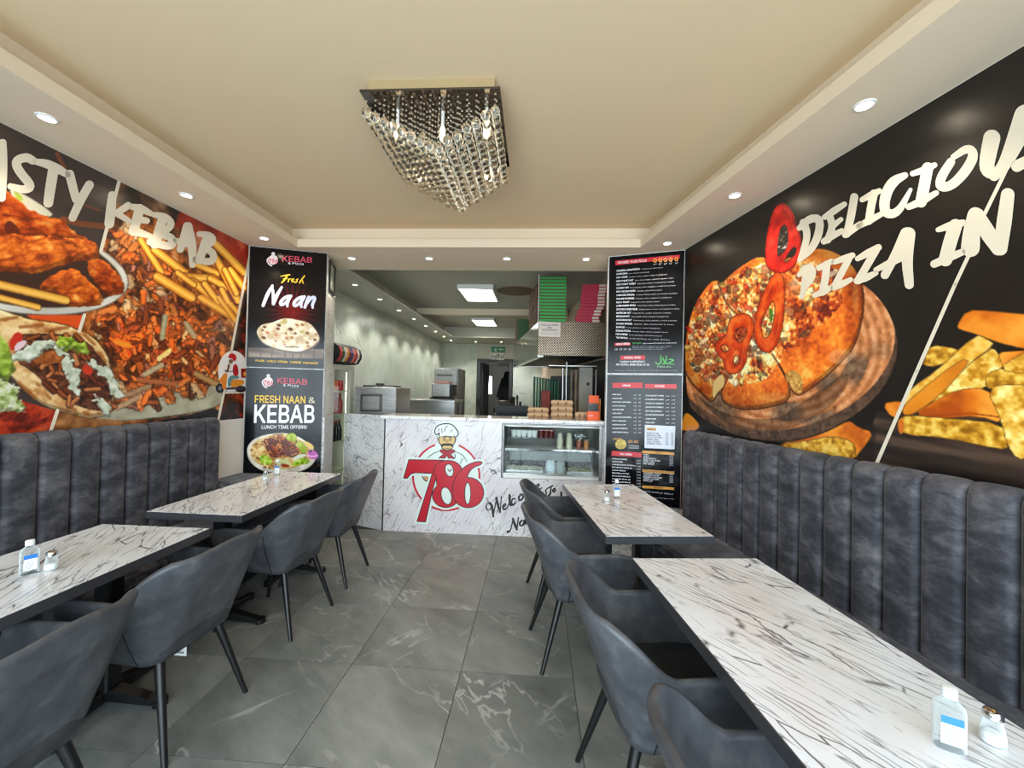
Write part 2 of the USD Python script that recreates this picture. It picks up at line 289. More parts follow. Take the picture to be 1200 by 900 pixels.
# ceiling with a recessed tray: the lip stands free of the block above it, leaving a shadowed cove
tray = Polygon([(-2.249, 3.655), (.887, 3.655), (1.765, -.85), (-2.19, -.85)])
lip = room.difference(tray); block = room.difference(tray.buffer(.13, join_style=2))
struct('ceiling', mv(prism(room.buffer(.1, join_style=2), .1), 0, 0, ZC), M['ceiling'])
struct('trim_1', cat([mv(prism(lip, .074), 0, 0, ZB), mv(prism(block, ZC-ZB-.074), 0, 0, ZB+.074)]), M['soffit'])
# angled columns either side of the opening and the header over it
struct('trim_2', cat([quad_prism([(xl(3.625), 3.625), (-2.054, 3.834), (-2.185, YO), (xl(YO), YO)], 0, ZB)]), M['marble_side'])
struct('trim_3', cat([quad_prism([(.652, 3.904), (1.293, 3.707), (xr(YO), YO), (.70, YO)], 0, ZB)]), M['marble_side'])
struct('trim_4', box(xl(YO), xr(YO), YO, YO+.12, ZB, 3.1), M['soffit'])
# kitchen shell
KX = -2.72
wl = struct_x('wall_left')
y = YO
while y < YK-.01:
    y2 = min(y+1.2, YK); obj('marble_panel', box(KX-.1, KX, y+.002, y2-.002, 0, 3.1), M['marble_wall'], wl); y = y2
obj('backing', box(KX-.13, KX-.1, YO, YK, 0, 3.1), M['grout'], wl)
def kxr(y): return 1.12 - .137*(y-4.26)
struct('wall_right', quad_prism([(kxr(YO), YO+.001), (kxr(YO)+.15, YO+.001), (kxr(YK)+.15, YK), (kxr(YK), YK)], 0, 3.1), M['cream'])
DX0, DX1, DZ = -1.70, -.70, 2.36
wb = struct_x('wall_back')
obj('marble_panel', box(KX-.1, -1.56-.16, YK, YK+.12, 0, 3.1), M['marble_wall'], wb)
obj('wall_panel', box(-1.72, -.68, YK, YK+.12, DZ+.02, 3.1), M['kceil'], wb)
obj('marble_panel', box(-.68, kxr(YK)+.15, YK, YK+.12, 0, 3.1), M['marble_wall'], wb)
struct('ceiling', quad_prism([(KX-.1, YO+.12), (kxr(YO)+.15, YO+.12), (kxr(YK)+.15, YK+.1), (KX-.1, YK+.1)], 3.1, 3.2), M['kceil'])
struct('trim_5', quad_prism([(KX, YO+.12), (-2.12, YO+.12), (-2.12, 10.15), (kxr(10.15), 10.15), (kxr(YK), YK), (KX, YK)], ZB, 2.825), M['kceil'])
struct('trim_6', quad_prism([(KX, YO+.12), (-2.42, YO+.12), (-2.42, 10.45), (kxr(10.45), 10.45), (kxr(YK), YK), (KX, YK)], 2.825, 3.1), M['kceil'])
struct('trim_7', box(-2.42, kxr(8.15), 8.0, 8.15, 2.98, 3.1), M['soffit'])
# door at the back and the corridor behind it
d1 = struct_x('door_1')
obj('frame', cat([box(DX0, DX0+.09, YK-.03, YK+.15, 0, DZ), box(DX1-.09, DX1, YK-.03, YK+.15, 0, DZ), box(DX0+.09, DX1-.09, YK-.03, YK+.15, DZ-.09, DZ)]), colour((52, 58, 58), .5), d1)
dl = obj('leaf', rot(box(0, .8, 0, .045, .02, DZ-.1, .004), 84, c=(0, 0, 0)), colour((58, 66, 68), .5), d1)
UsdGeom.Xformable(dl).AddTranslateOp().Set(Gf.Vec3d(DX0+.14, YK+.16, 0))
obj('letterplate', box(DX0+.0, DX0+.095, YK-.045, YK-.03, 1.02, 1.22), M['blackplastic'], d1)
struct('wall_back', cat([box(-2.6, .6, 15.0, 15.1, 0, 1.30), box(-2.6, .6, 15.0, 15.1, 2.02, 3.0), box(-2.6, -1.93, 15.0, 15.1, 1.3, 2.02), box(-1.62, .6, 15.0, 15.1, 1.3, 2.02)]), M['wall'])
struct('wall_left', box(-2.3, -2.2, YK+.12, 15.0, 0, 3.0), M['wall'])
struct('wall_right', box(-.3, -.2, YK+.12, 15.0, 0, 3.0), M['cream'])
struct('floor', box(-2.3, -.2, YK+.12, 15.0, -.1, -.005), colour((128, 124, 116), .6))
struct('ceiling', box(-2.3, -.2, YK+.12, 15.0, 2.7, 2.8), M['wall'])
w2 = struct_x('window_2')
obj('frame', cat([box(-1.93, -1.90, 14.99, 15.06, 1.3, 2.02), box(-1.65, -1.62, 14.99, 15.06, 1.3, 2.02), box(-1.90, -1.65, 14.99, 15.06, 1.3, 1.33), box(-1.90, -1.65, 14.99, 15.06, 1.99, 2.02)]), M['white'], w2)
obj('pane', box(-1.90, -1.65, 15.02, 15.03, 1.33, 1.99), emit('frosted_daylight', (240, 246, 255), 7.0), w2)
# shop front behind the camera: the daylight comes in through it
w1 = struct_x('window_1')
xs = [xl(YF)+.02, -1.55, -.35, .75, xr(YF)-.02]
fr = [box(xs[0], xs[-1], YF-.04, YF+.04, 2.42, 2.5), box(xs[0], xs[-1], YF-.04, YF+.04, 0, .12)] + [box(a-.03, a+.03, YF-.04, YF+.04, .12, 2.42) for a in xs]
for m in fr: obj('mullion', m, colour((60, 62, 64), .4), w1)
for a, b in zip(xs[:-1], xs[1:]): obj('pane', box(a+.03, b-.03, YF-.005, YF+.005, .12, 2.42), M['glass'], w1)
struct('wall_front', box(xl(YF)-.1, xr(YF)+.1, YF-.06, YF+.06, 2.5, 3.1), M['wall'])

# ------------------------------------------------------------------ ceiling lamps
BEAM_D, BEAM_K = 820.0, 1900.0
def downlight(label, x, y, z, group, first=[None]):
    b = UsdLux.SphereLight.Define(stage, f"/World/{numbered('/World', 'beam')}"); b.CreateRadiusAttr(.02); b.CreateIntensityAttr(BEAM_K if y > 4.3 else BEAM_D); b.CreateColorAttr(Gf.Vec3f(1, .97, .90) if y > 4.3 else Gf.Vec3f(1, .87, .68))   # the lamp's own beam
    sh = UsdLux.ShapingAPI.Apply(b.GetPrim()); sh.CreateShapingConeAngleAttr(58.0); sh.CreateShapingConeSoftnessAttr(.6); UsdGeom.Xformable(b).AddTranslateOp().Set(Gf.Vec3d(x, y, z-.035))
    if first[0] is None:
        t = first[0] = thing('downlight', label, 'ceiling light', (x, y, z), 0, group)
        obj('rim', lathe([(.027, -.0005), (.032, -.0065), (.041, -.004), (.042, 0), (.027, 0)], 28), M['white'], t, smooth=40)
        obj('lens', cyl(.027, -.0035, -.0008, n=24), M['lamp'], t)
        return t
    return copy(first[0], (x, y, z), 0, label, group)
for k in range(3):
    n = ['nearest the camera', 'middle one', 'farthest, beside the naan poster']
    y = 1.843+.796*k
    if k >= 0: downlight(f'round white downlight over the left booths, {n[k]}', -2.425+.003*k, y, ZB, 'downlights over the left booths')
for k, (x, y) in enumerate([(1.088, 3.549), (1.244, 2.692), (1.405, 1.861)]):
    n = ['farthest, in front of the menu board', 'middle one', 'nearest the camera', 'out of the frame beyond the near one']
    downlight(f'round white downlight over the right booth, {n[k]}', x, y, ZB, 'downlights over the right booth')
for k, x in enumerate([-1.878, -1.092, -.319, .45]):
    n = ['leftmost', 'second from left', 'third from left', 'rightmost']
    downlight(f'round white downlight in the soffit over the counter, {n[k]}', x, 3.975, ZB, 'downlights over the counter')
for k in range(8):
    n = ['first', 'second', 'third', 'fourth', 'fifth', 'sixth', 'seventh', 'eighth'][k]
    downlight(f'round downlight along the left kitchen wall, {n} from the front', -2.32, 5.02+.826*k, ZB, 'downlights along the kitchen wall')
for k, x in enumerate([-1.68, -.98, -.45]):
    n = ['left of the back door', 'over the back door', 'beside the extractor hood'][k]
    downlight(f'small round downlight in the back kitchen soffit, {n}', x, 11.0, ZB, 'downlights at the kitchen back')
def panel_light(label, x0, x1, y0, y1, z0):
    t = thing('panel_light', label, 'ceiling light', ((x0+x1)/2, (y0+y1)/2, z0), 0, 'kitchen panel lights')
    a, b = (x1-x0)/2, (y1-y0)/2
    obj('frame', cat([box(-a, a, -b, -b+.02, 0, 3.1-z0), box(-a, a, b-.02, b, 0, 3.1-z0), box(-a, -a+.02, -b+.02, b-.02, 0, 3.1-z0), box(a-.02, a, -b+.02, b-.02, 0, 3.1-z0)]), M['white'], t)
    obj('diffuser', box(-a+.02, a-.02, -b+.02, b-.02, .004, .01), M['panel'], t)
panel_light('large square surface panel light on the front kitchen ceiling', -1.24, -.69, 6.12, 7.02, 3.03)
panel_light('smaller looking panel light on the rear kitchen ceiling beyond the beam', -1.50, -.98, 9.0, 9.9, 3.05)
cd = thing('ceiling_disc', 'round flat brown disc on the kitchen ceiling beside the pizza boxes', 'ceiling plate', (-.36, 6.5, 3.1))
obj('plate', cyl(.30, -.012, 0, n=40), colour((126, 104, 78), .7), cd)
# ================================================================== BOOTHS
def channel(w, h, t, seam=.006):
    """one upholstered channel: bulging front, rounded top; front faces +x, width along y, base at z=0"""
    nu, nv = 11, 16
    U = np.linspace(-1, 1, nu); V = np.r_[np.linspace(0, .86, 9), np.linspace(.88, 1, 7)]
    F = np.zeros((nv, nu, 3))
    for i, v in enumerate(V):
        top = max(0, (v*h-(h-.07))/.07)
        for j, u in enumerate(U):
            b = .66+.34*(1-abs(u)**4)**.5
            F[i, j] = (t*b*math.sqrt(max(0, 1-top**2.2)) if top < 1 else 0, u*(w/2-seam*.2), v*h - (.006*abs(u)**4 if v > .8 else 0))
    B = F.copy(); B[..., 0] = -.001
    v = np.vstack([F.reshape(-1, 3), B.reshape(-1, 3)]); n = nu*nv; f = []
    for i in range(nv-1):
        for j in range(nu-1):
            a, b, c, d = i*nu+j, i*nu+j+1, (i+1)*nu+j+1, (i+1)*nu+j
            f += [[a, b, c], [a, c, d], [n+a, n+c, n+b], [n+a, n+d, n+c]]
    for i in range(nv-1):
        for j, s in ((0, 1), (nu-1, -1)):
            a, d = i*nu+j, (i+1)*nu+j; q = [[a, d, n+d], [a, n+d, n+a]]; f += q if s > 0 else [x[::-1] for x in q]
    for j in range(nu-1):
        a, b = j, j+1; f += [[a, n+b, b], [a, n+a, n+b]]
    return trimesh.Trimesh(v, f, process=False)
def booth(name, label, o, ang, s0, s1, z_top, depth, seat_ext, pitch, phase):
    """local frame: x out of the wall, y along the wall (towards the far end), origin on the wall"""
    t = thing(name, label, 'booth seat', o, ang)
    obj('plinth', box(.05, depth-.06, s0, s1+seat_ext, 0, .10), M['blackplastic'], t)
    obj('seat_base', box(.0, depth-.02, s0, s1+seat_ext, .10, .40, .008), M['velvet'], t)
    L = s1+seat_ext-s0; n = max(1, round(L/1.2)); w = L/n
    for k in range(n):
        b = box(.0, depth, s0+k*w+.002, s0+(k+1)*w-.002, .40, .485, .022); obj('seat_cushion', b, M['velvet'], t)
    obj('back_frame', box(.0, .05, s0, s1, .485, z_top-.02, .006), M['velvet'], t)
    if seat_ext: obj('end_block', box(.0, depth-.1, s1+.005, s1+seat_ext-.01, .485, .705, .012), M['velvet'], t)
    y = s1-phase; e = s1
    while e > s0+.02:
        a = max(y, s0); w = e-a
        if w > .03: obj('back_panel', mv(channel(w, z_top-.485, .062), .05, (a+e)/2, .485), M['velvet'], t, smooth=50)
        e = a; y = e-pitch
    return t
booth('booth_seat', 'long slate velvet booth with channelled back along the left wall under the kebab mural', (-2.688-.0125*.4, 3.225, 0), -.72, -3.6, .0, 1.238, .56, .375, .1525, .150)
def booth_r():
    t = thing('booth_seat', 'long slate velvet booth with channelled back along the right wall under the pizza mural', 'booth seat', (1.293, 3.707, 0), 191.36)
    depth, s0, s1, zt = .56, .19, 4.5, 1.218
    obj('plinth', box(.05, depth-.06, s0, s1, 0, .10), M['blackplastic'], t)
    obj('seat_base', box(0, depth-.02, s0, s1, .10, .40, .008), M['velvet'], t)
    n = 4; w = (s1-s0)/n
    for k in range(n): obj('seat_cushion', box(0, depth, s0+k*w+.002, s0+(k+1)*w-.002, .40, .485, .022), M['velvet'], t)
    obj('back_frame', box(0, .05, s0, s1, .485, zt-.02, .006), M['velvet'], t)
    e = s0
    for nx in list(np.arange(.311, s1, .1485)):
        if nx-e > .02: obj('back_panel', mv(channel(nx-e, zt-.485, .062), .05, (nx+e)/2, .485), M['velvet'], t, smooth=50)
        e = nx
booth_r()

# ================================================================== TABLES
def table_mesh(L=1.205, W=.60, ped=.37):
    t = {}
    t['tabletop'] = [(box(-W/2+.004, W/2-.004, -L/2+.004, L/2-.004, .712, .75, .0015), M['marble_table'])]
    e, z0, z1 = .004, .708, .7485
    t['edge_band'] = [(cat([box(-W/2, -W/2+e, -L/2, L/2, z0, z1), box(W/2-e, W/2, -L/2, L/2, z0, z1), box(-W/2+e, W/2-e, -L/2, -L/2+e, z0, z1), box(-W/2+e, W/2-e, L/2-e, L/2, z0, z1)]), M['edge'])]
    t['pedestal'], t['foot'] = [], []
    for s in (-1, 1):
        y = s*ped
        t['pedestal'].append((cat([box(-.04, .04, y-.04, y+.04, .055, .69, .008), box(-.14, .14, y-.14, y+.14, .69, .706, .003)]), M['black']))
        a = []
        for k in range(4):
            m = trimesh.convex.convex_hull(np.vstack([box(0, .06, -.035, .035, .02, .075, .008).vertices, box(.24, .27, -.024, .024, .006, .03, .004).vertices]))
            m2 = cyl(.03, 0, .03, .27, 0, 14)
            a.append(mv(rot(cat([m, m2]), 90*k), 0, y, 0))
        t['foot'].append((cat(a), M['black']))
    return t
def table(label, cx, cy, rz, group='marble topped tables', ped=.37, first=[None]):
    if first[0] is None or ped != .37:
        t = first[0] = thing('dining_table', label, 'table', (cx, cy, 0), rz, group)
        for k, lst in table_mesh(ped=ped).items():
            for m, mt in lst: obj(k, m, mt, t)
        return t
    return copy(first[0], (cx, cy, 0), rz, label, group)
table('marble topped table in the near left, with a sanitizer bottle on it', -2.0, 1.468, .6)
table('marble topped table farther down the left wall, beside the kebab poster', -1.992, 2.893, -.3)
table('marble topped table farther down the right side, in front of the menu board', .605, 2.845, 7.4)
table('large looking marble topped table in the near right corner', .822, 1.375, 6.3, ped=.29)

# ================================================================== CHAIRS
def chair_shell(side=None):
    """tub armchair shell, sitter faces +x. Returns one closed mesh."""
    half = .260; R = .125; xf_, xb = .215, -.25
    # plan path from the front of the right arm round the back to the front of the left arm
    seg = [(xf_, -half), (xb+R, -half)]
    P = [np.array([xf_+(xb+R-xf_)*k/10, -half]) for k in range(11)]
    P += [np.array([xb+R+R*math.sin(a)*-1, -half+R-R*math.cos(a)]) for a in np.linspace(0, math.pi/2, 13)[1:]]
    P += [np.array([xb, -half+R+(2*half-2*R)*k/8]) for k in range(1, 9)]
    P += [np.array([p[0], -p[1]]) for p in P[:19][::-1][1:]] if False else []
    P = np.array(P)
    h = P.copy(); mir = h[::-1].copy(); mir[:, 1] *= -1
    k = np.argmax(h[:, 1] > -1e-9) if (h[:, 1] > -1e-9).any() else len(h)
    h = h[h[:, 1] < -1e-6]; P = np.vstack([h, [[xb, 0]], h[::-1]*[1, -1]])
    s = np.r_[0, np.cumsum(np.linalg.norm(np.diff(P, axis=0), axis=1))]; s = s/s[-1]*2-1
    a = np.abs(s)
    def sm(x): x = np.clip(x, 0, 1); return x*x*(3-2*x)
    lr = np.clip((.535-a)/.24, 0, 1); ztop = .640 + .155*(.5*lr+.5*sm(lr)) + .018*sm((.3-a)/.3) - .018*sm((a-.86)/.14)
    zbot = .375 + .012*sm((a-.6)/.4)
    tang = np.gradient(P, axis=0); tang /= np.linalg.norm(tang, axis=1, keepdims=True); nrm = np.c_[-tang[:, 1], tang[:, 0]]
    nv = 12; th = .034
    out, inn = [], []
    for i in range(len(P)):
        back = sm((.62-a[i])/.5)
        ring = []
        for side_ in (1, -1):
            for q in range(nv):
                v = q/(nv-1); z = zbot[i]+(ztop[i]-zbot[i])*v
                hh = (z-.40)/.40
                flare = -.075*(1-v)**1.6 + back*(.03*hh+.06*hh*hh) + (1-back)*.012*v
                pos = P[i]+nrm[i]*(flare+side_*th/2*(.85+.15*(1-v)))
                ring.append((pos[0], pos[1], z))
        o, n_ = ring[:nv], ring[nv:]
        o = np.array(o); n_ = np.array(n_); mid = (o[-1]+n_[-1])/2; half_t = (o[-1]-n_[-1])/2
        cap = [mid+half_t*math.cos(t)+np.array([0, 0, .020*math.sin(t)]) for t in np.linspace(0, math.pi, 7)[1:-1]]
        out.append(np.vstack([o, cap, n_[::-1]]))
    G = np.array(out); m, n = G.shape[:2]; v = G.reshape(-1, 3); f = []
    for i in range(m-1):
        for j in range(n):
            q = (j+1) % n; f += [[i*n+j, (i+1)*n+j, (i+1)*n+q], [i*n+j, (i+1)*n+q, i*n+q]]
    vv = [v]; base = len(v)
    for i, sgn in ((0, 1), (m-1, -1)):   # rounded ends of the arms
        ringv = G[i]; c = ringv.mean(0); prev = list(range(i*n, i*n+n))
        for kk, (sc, dx) in enumerate(((.93, .010), (.72, .017), (.35, .021))):
            mid = (ringv+ringv[::-1])/2
            nvx = mid+(ringv-mid)*sc; nvx[:, 0] += dx; nvx = c+(nvx-c)*(1-.02*kk)*np.array([1, 1, 1]); nvx[:, 0] = ringv[:, 0]+dx
            vv.append(nvx); ids = list(range(base, base+n)); base += n
            for j in range(n):
                q = (j+1) % n; a_, b_, c_, d_ = prev[j], prev[q], ids[q], ids[j]
                f += [[a_, b_, c_], [a_, c_, d_]] if sgn > 0 else [[a_, c_, b_], [a_, d_, c_]]
            prev = ids
        for j in range(n//2-1):
            a_, b_, c_, d_ = prev[j], prev[j+1], prev[n-2-j], prev[n-1-j]
            f += [[a_, b_, c_], [a_, c_, d_]] if sgn > 0 else [[a_, c_, b_], [a_, d_, c_]]
    mesh = trimesh.Trimesh(np.vstack(vv), f, process=False)
    if mesh.volume < 0: mesh.invert()
    return mesh, G, s
def make_chair(label, loc, rz, group):
    t = thing('tub_chair', label, 'chair', loc, rz, group)
    sh, G, s = chair_shell(); obj('shell', sh, M['leather'], t, smooth=60)
    for side_ in (-.50, .50):                     # stitched seams down the outside of the shell
        i = int(np.argmin(np.abs(s-side_))); line = G[i][:12]
        obj('seam', tube(line[::2], .0022, 5), M['black'], t)
    pts = [];
    for a in np.linspace(0, 2*np.pi, 40, endpoint=False):
        c, q = math.cos(a), math.sin(a); pts.append((.015+.235*np.sign(c)*abs(c)**.45, .222*np.sign(q)*abs(q)**.45))
    seat = Polygon(pts)
    lay = [(.40, .92), (.405, .975), (.425, 1.0), (.455, 1.0), (.468, .97), (.474, .9), (.476, .6), (.476, .2)]
    V = np.vstack([np.c_[(np.array(pts)-[.015, 0])*k+[.015, 0], np.full(40, z)] for z, k in lay]); f = []
    for i in range(len(lay)-1):
        for j in range(40):
            q = (j+1) % 40; f += [[i*40+j, i*40+q, (i+1)*40+q], [i*40+j, (i+1)*40+q, (i+1)*40+j]]
    V = np.vstack([V, [.015, 0, .40], [.015, 0, .476]]); L = len(lay)-1
    for j in range(40):
        q = (j+1) % 40; f += [[320, q, j], [321, L*40+j, L*40+q]]
    obj('seat', trimesh.Trimesh(V, f, process=False), M['seatleather'], t, smooth=50)
    obj('seat_frame', box(-.17, .18, -.16, .16, .372, .40, .01), M['blackplastic'], t)
    for sx, sy in ((1, 1), (1, -1), (-1, 1), (-1, -1)):
        top = np.array([.15*sx, .14*sy, .378]); bot = np.array([.245 if sx > 0 else -.262, .215*sy if sx > 0 else .205*sy, 0.0])
        d = bot-top; leg = bar(bot+[0, 0, .0], top, 0.0115, 14, r2=.0195)
        v = leg.vertices.copy(); v[v[:, 2] < .008, 2] = 0; leg.vertices = v
        obj('leg', leg, M['black'], t, smooth=40)
    return t
c0 = None
for label, x, y, rz in [('grey tub chair at the near left table, cut off by the bottom left corner', -1.645, 1.09, 180),
                        ('grey tub chair at the near left table, second from the camera', -1.675, 1.767, 176),
                        ('grey tub chair at the far left table, the nearer of its two', -1.66, 2.59, 174),
                        ('grey tub chair at the far left table, the farther one nearest the counter', -1.655, 3.20, 181),
                        ('grey tub chair at the far right table, farthest from the camera', 0.25, 3.09, 9),
                        ('grey tub chair at the far right table, the nearer of its two', .285, 2.46, 9.5),
                        ('grey tub chair at the near right table, seen from behind with its arms open', .49, 1.55, 8),
                        ('grey tub chair at the near right table, only its back showing at the bottom edge', .625, .83, 7)]:
    g = 'tub chairs along the left tables' if x < -.5 else 'tub chairs along the right tables'
    c0 = c0 or None
    if c0 is None: c0 = make_chair(label, (x, y, 0), rz, g)
    else: copy(c0, (x, y, 0), rz, label, g)
# ================================================================== WALL PRINTS
def ramp(t, stops):
    x = np.array([a for a, _ in stops]); c = np.array([b for _, b in stops], float); return np.stack([np.interp(t, x, c[:, k]) for k in range(3)], -1)
class Canvas:
    """a regular grid of vertices on a wall plane (u along the wall, z up), each with its own printed colour"""
    def __init__(s, plane, u0, u1, z0, z1, res, base):
        s.pl = plane; s.nu, s.nz = int((u1-u0)/res)+1, int((z1-z0)/res)+1
        s.u = np.linspace(u0, u1, s.nu); s.z = np.linspace(z0, z1, s.nz); s.U, s.Z = np.meshgrid(s.u, s.z)
        P = plane.o+s.U[..., None]*plane.u; P[..., 2] = s.Z; d = P-CAM; w = d @ CF
        s.X = 600+FPX*(d @ CR)/w; s.Y = 450-FPX*(d @ CU)/w
        s.col = np.empty(s.U.shape+(3,)); s.col[:] = base
    def noise(s, scale, seed=0, stretch=(1, 1), ang=0, oct=4, w=(slice(None), slice(None))):
        U, Z = s.U[w], s.Z[w]; c, q = math.cos(ang), math.sin(ang)
        return meshkit.fbm(np.stack([(U*c+Z*q)*scale/stretch[0], (-U*q+Z*c)*scale/stretch[1], np.full_like(U, seed*7.31)], -1), oct, seed)
    def win(s, pts, pad=.02):
        a = np.array([s.pl.uv(*p) for p in pts]); lo, hi = a.min(0)-pad, a.max(0)+pad
        i = slice(*np.searchsorted(s.z, [lo[1], hi[1]])); j = slice(*np.searchsorted(s.u, [lo[0], hi[0]]))
        return i, j
    def fill(s, g, colour, alpha=1.0, warp=0.0, shade=0.0):
        if shade: s.fill(g, colour, alpha, warp); s.fill(g.difference(affinity.translate(g, -shade*.5, -shade)), lambda w: s.col[w]*.5, .62, warp); s.fill(g.difference(affinity.translate(g, shade*.4, shade*.8)), lambda w: np.minimum(s.col[w]*1.22+10, 255), .5, warp); return
        return s.fill_(g, colour, alpha, warp)
    def fill_(s, g, colour, alpha=1.0, warp=0.0):
        """g: shapely shape in photo pixels; colour: rgb or function of the window's slices"""
        x0, y0, x1, y1 = g.bounds; w = s.win([(x0, y0), (x1, y0), (x1, y1), (x0, y1)])
        X, Y = s.X[w], s.Y[w]
        if X.size == 0: return
        if warp: X = X+(s.noise(38, 71, w=w)-.5)*2.4*warp; Y = Y+(s.noise(38, 72, w=w)-.5)*2.4*warp
        shapely.prepare(g); m = sum(shapely.contains_xy(g, X+dx, Y+dy).astype(float) for dx, dy in ((-.35, -.35), (.35, -.35), (-.35, .35), (.35, .35)))/4*alpha
        c = colour(w) if callable(colour) else np.asarray(colour, float)
        s.col[w] = s.col[w]*(1-m[..., None])+c*m[..., None]
    def cap(s, p, q, wd, stops, soft=.35, bump=0, seed=0):
        """a capsule (chip, strip of meat): stops colour it across its width"""
        w = s.win([p, q], .03+wd*.004); X, Y = s.X[w], s.Y[w]
        if X.size == 0: return
        p, q = np.array(p, float), np.array(q, float); d = q-p; L = np.linalg.norm(d)+1e-9; e = d/L
        a = np.clip((X-p[0])*e[0]+(Y-p[1])*e[1], 0, L); dx, dy = X-p[0]-a*e[0], Y-p[1]-a*e[1]; r = np.hypot(dx, dy)/(wd/2)
        side = (dx*-e[1]+dy*e[0])/(wd/2)*np.sign(e[0] if abs(e[0]) > .2 else 1)
        if bump: n = s.noise(60, seed, w=w)-.5; r = r+bump*n*1.4; side = side+bump*2.2*n
        m = np.clip((1-r)/soft, 0, 1)[..., None]
        s.col[w] = s.col[w]*(1-m)+ramp(side, stops)*m
    def build(s, name, parent, mt, off=.0015):
        P = s.pl.o+s.U[..., None]*s.pl.u+s.pl.n*off; P[..., 2] = s.Z; v = P.reshape(-1, 3)
        i = np.arange(s.nz-1)[:, None]*s.nu+np.arange(s.nu-1)[None]; i = i.ravel()
        f = np.vstack([np.c_[i, i+1, i+s.nu+1], np.c_[i, i+s.nu+1, i+s.nu]])
        t = v[f[0]]
        if np.cross(t[1]-t[0], t[2]-t[0]) @ s.pl.n < 0: f = f[:, ::-1]
        return obj(name, trimesh.Trimesh(v, f, process=False), mt, parent, col=lin(np.clip(s.col, 0, 255).reshape(-1, 3)/255*255+1e-3 if False else np.clip(s.col, 2, 255).reshape(-1, 3)))
def Z(ox, oy, k): return lambda *p: [(ox+a/k, oy+b/k) for a, b in p]
def pg(p, n=2): return Polygon(chaikin(p, n)).buffer(0)
CHIP = [(-1, (150, 84, 14)), (-.5, (222, 146, 36)), (.1, (246, 190, 78)), (.6, (238, 172, 54)), (1, (160, 92, 18))]

# ---------------- right wall: pizza
R = Canvas(RIGHT, -2.75, 0.0, 1.17, 2.797, .0042, (19, 17, 16))
n = R.noise(3, 5)
R.col += (n[..., None]-.4)*np.array([26, 22, 16])
# dark table top under the chips
wood = R.noise(26, 3, (9, 1), .06); g = Polygon([(1027, 484), (1300, 470), (1300, 760), (990, 640), (1005, 560)])
R.fill(g, lambda w: ramp(wood[w], [(.25, (26, 20, 18)), (.5, (58, 44, 36)), (.75, (98, 76, 60))]))
R.fill(Polygon([(960, 510), (1027, 500), (1020, 600), (930, 560)]), lambda w: ramp(wood[w], [(.25, (18, 14, 13)), (.6, (46, 34, 28)), (.8, (70, 54, 44))]))
def speck(cv, lo, mid, hi, sc=55, seed=2, st=(1, 1), ang=0):
    f = cv.noise(sc, seed, st, ang, 4); return lambda w: ramp(f[w], [(.28, lo), (.48, mid), (.68, hi)])
z8 = Z(1000, 340, 4.09); z7 = Z(930, 300, 3.913)
orange = speck(R, (176, 74, 8), (226, 120, 24), (244, 158, 52), 9, 4); pale = speck(R, (190, 122, 20), (236, 184, 70), (255, 236, 150), 46, 6); gold = speck(R, (150, 96, 14), (214, 154, 40), (246, 206, 96), 50, 7)
def chip(cv, p, top, under=None, dy=0, n=1):
    cv.fill(pg(p, n).buffer(.8), (104, 60, 16)); cv.fill(pg(p, n), top)
chip(R, z7((-60, 850), (120, 815), (250, 750), (300, 790), (365, 808), (335, 860), (300, 900), (280, 930), (-60, 940)), orange)
chip(R, z7((-60, 860), (60, 850), (180, 825), (270, 850), (290, 900), (260, 950), (-60, 950)), gold)
chip(R, z8((345, 335), (365, 262), (505, 283), (520, 305), (400, 368), (335, 358)), gold)
chip(R, z8((680, 300), (830, 290), (1000, 300), (1000, 420), (700, 380)), orange)
chip(R, z8((370, 555), (420, 470), (655, 280), (690, 290), (720, 380), (640, 470), (480, 500), (400, 560)), pale)
chip(R, z8((235, 530), (280, 470), (400, 390), (590, 212), (640, 235), (680, 262), (560, 345), (420, 500), (300, 590), (235, 600)), lambda w: pale(w)*.45+np.array((240, 176, 60))*.55)
chip(R, z8((240, 560), (300, 500), (520, 330), (560, 345), (420, 500), (300, 590), (240, 600)), lambda w: np.array((226, 140, 30))*.7+orange(w)*.3)
chip(R, z8((635, 470), (640, 400), (720, 375), (900, 380), (1000, 400), (900, 450), (700, 470)), gold)
chip(R, z8((690, 380), (840, 285), (1000, 240), (1000, 400), (830, 400)), pale)
chip(R, z8((285, 595), (400, 530), (500, 478), (640, 468), (700, 560), (720, 640), (600, 600), (420, 615)), orange)
R.fill(LineString(z8((300, 605), (430, 600), (560, 590), (720, 610))).buffer(.8), (150, 60, 10))
chip(R, z8((212, 628), (250, 600), (400, 612), (730, 640), (748, 750), (700, 762), (450, 705), (225, 690)), gold)
R.fill(pg(z8((212, 628), (235, 610), (250, 650), (235, 690), (222, 690))), (206, 110, 30))
chip(R, z8((640, 470), (760, 450), (900, 470), (1000, 520), (1000, 760), (850, 800), (790, 812), (740, 740), (715, 630)), pale)
chip(R, z8((498, 172), (548, 97), (640, 100), (830, 118), (1000, 130), (1000, 300), (830, 282), (690, 248), (600, 212), (512, 188)), orange)
chip(R, z8((140, 545), (215, 533), (250, 545), (225, 590), (190, 615)), orange)
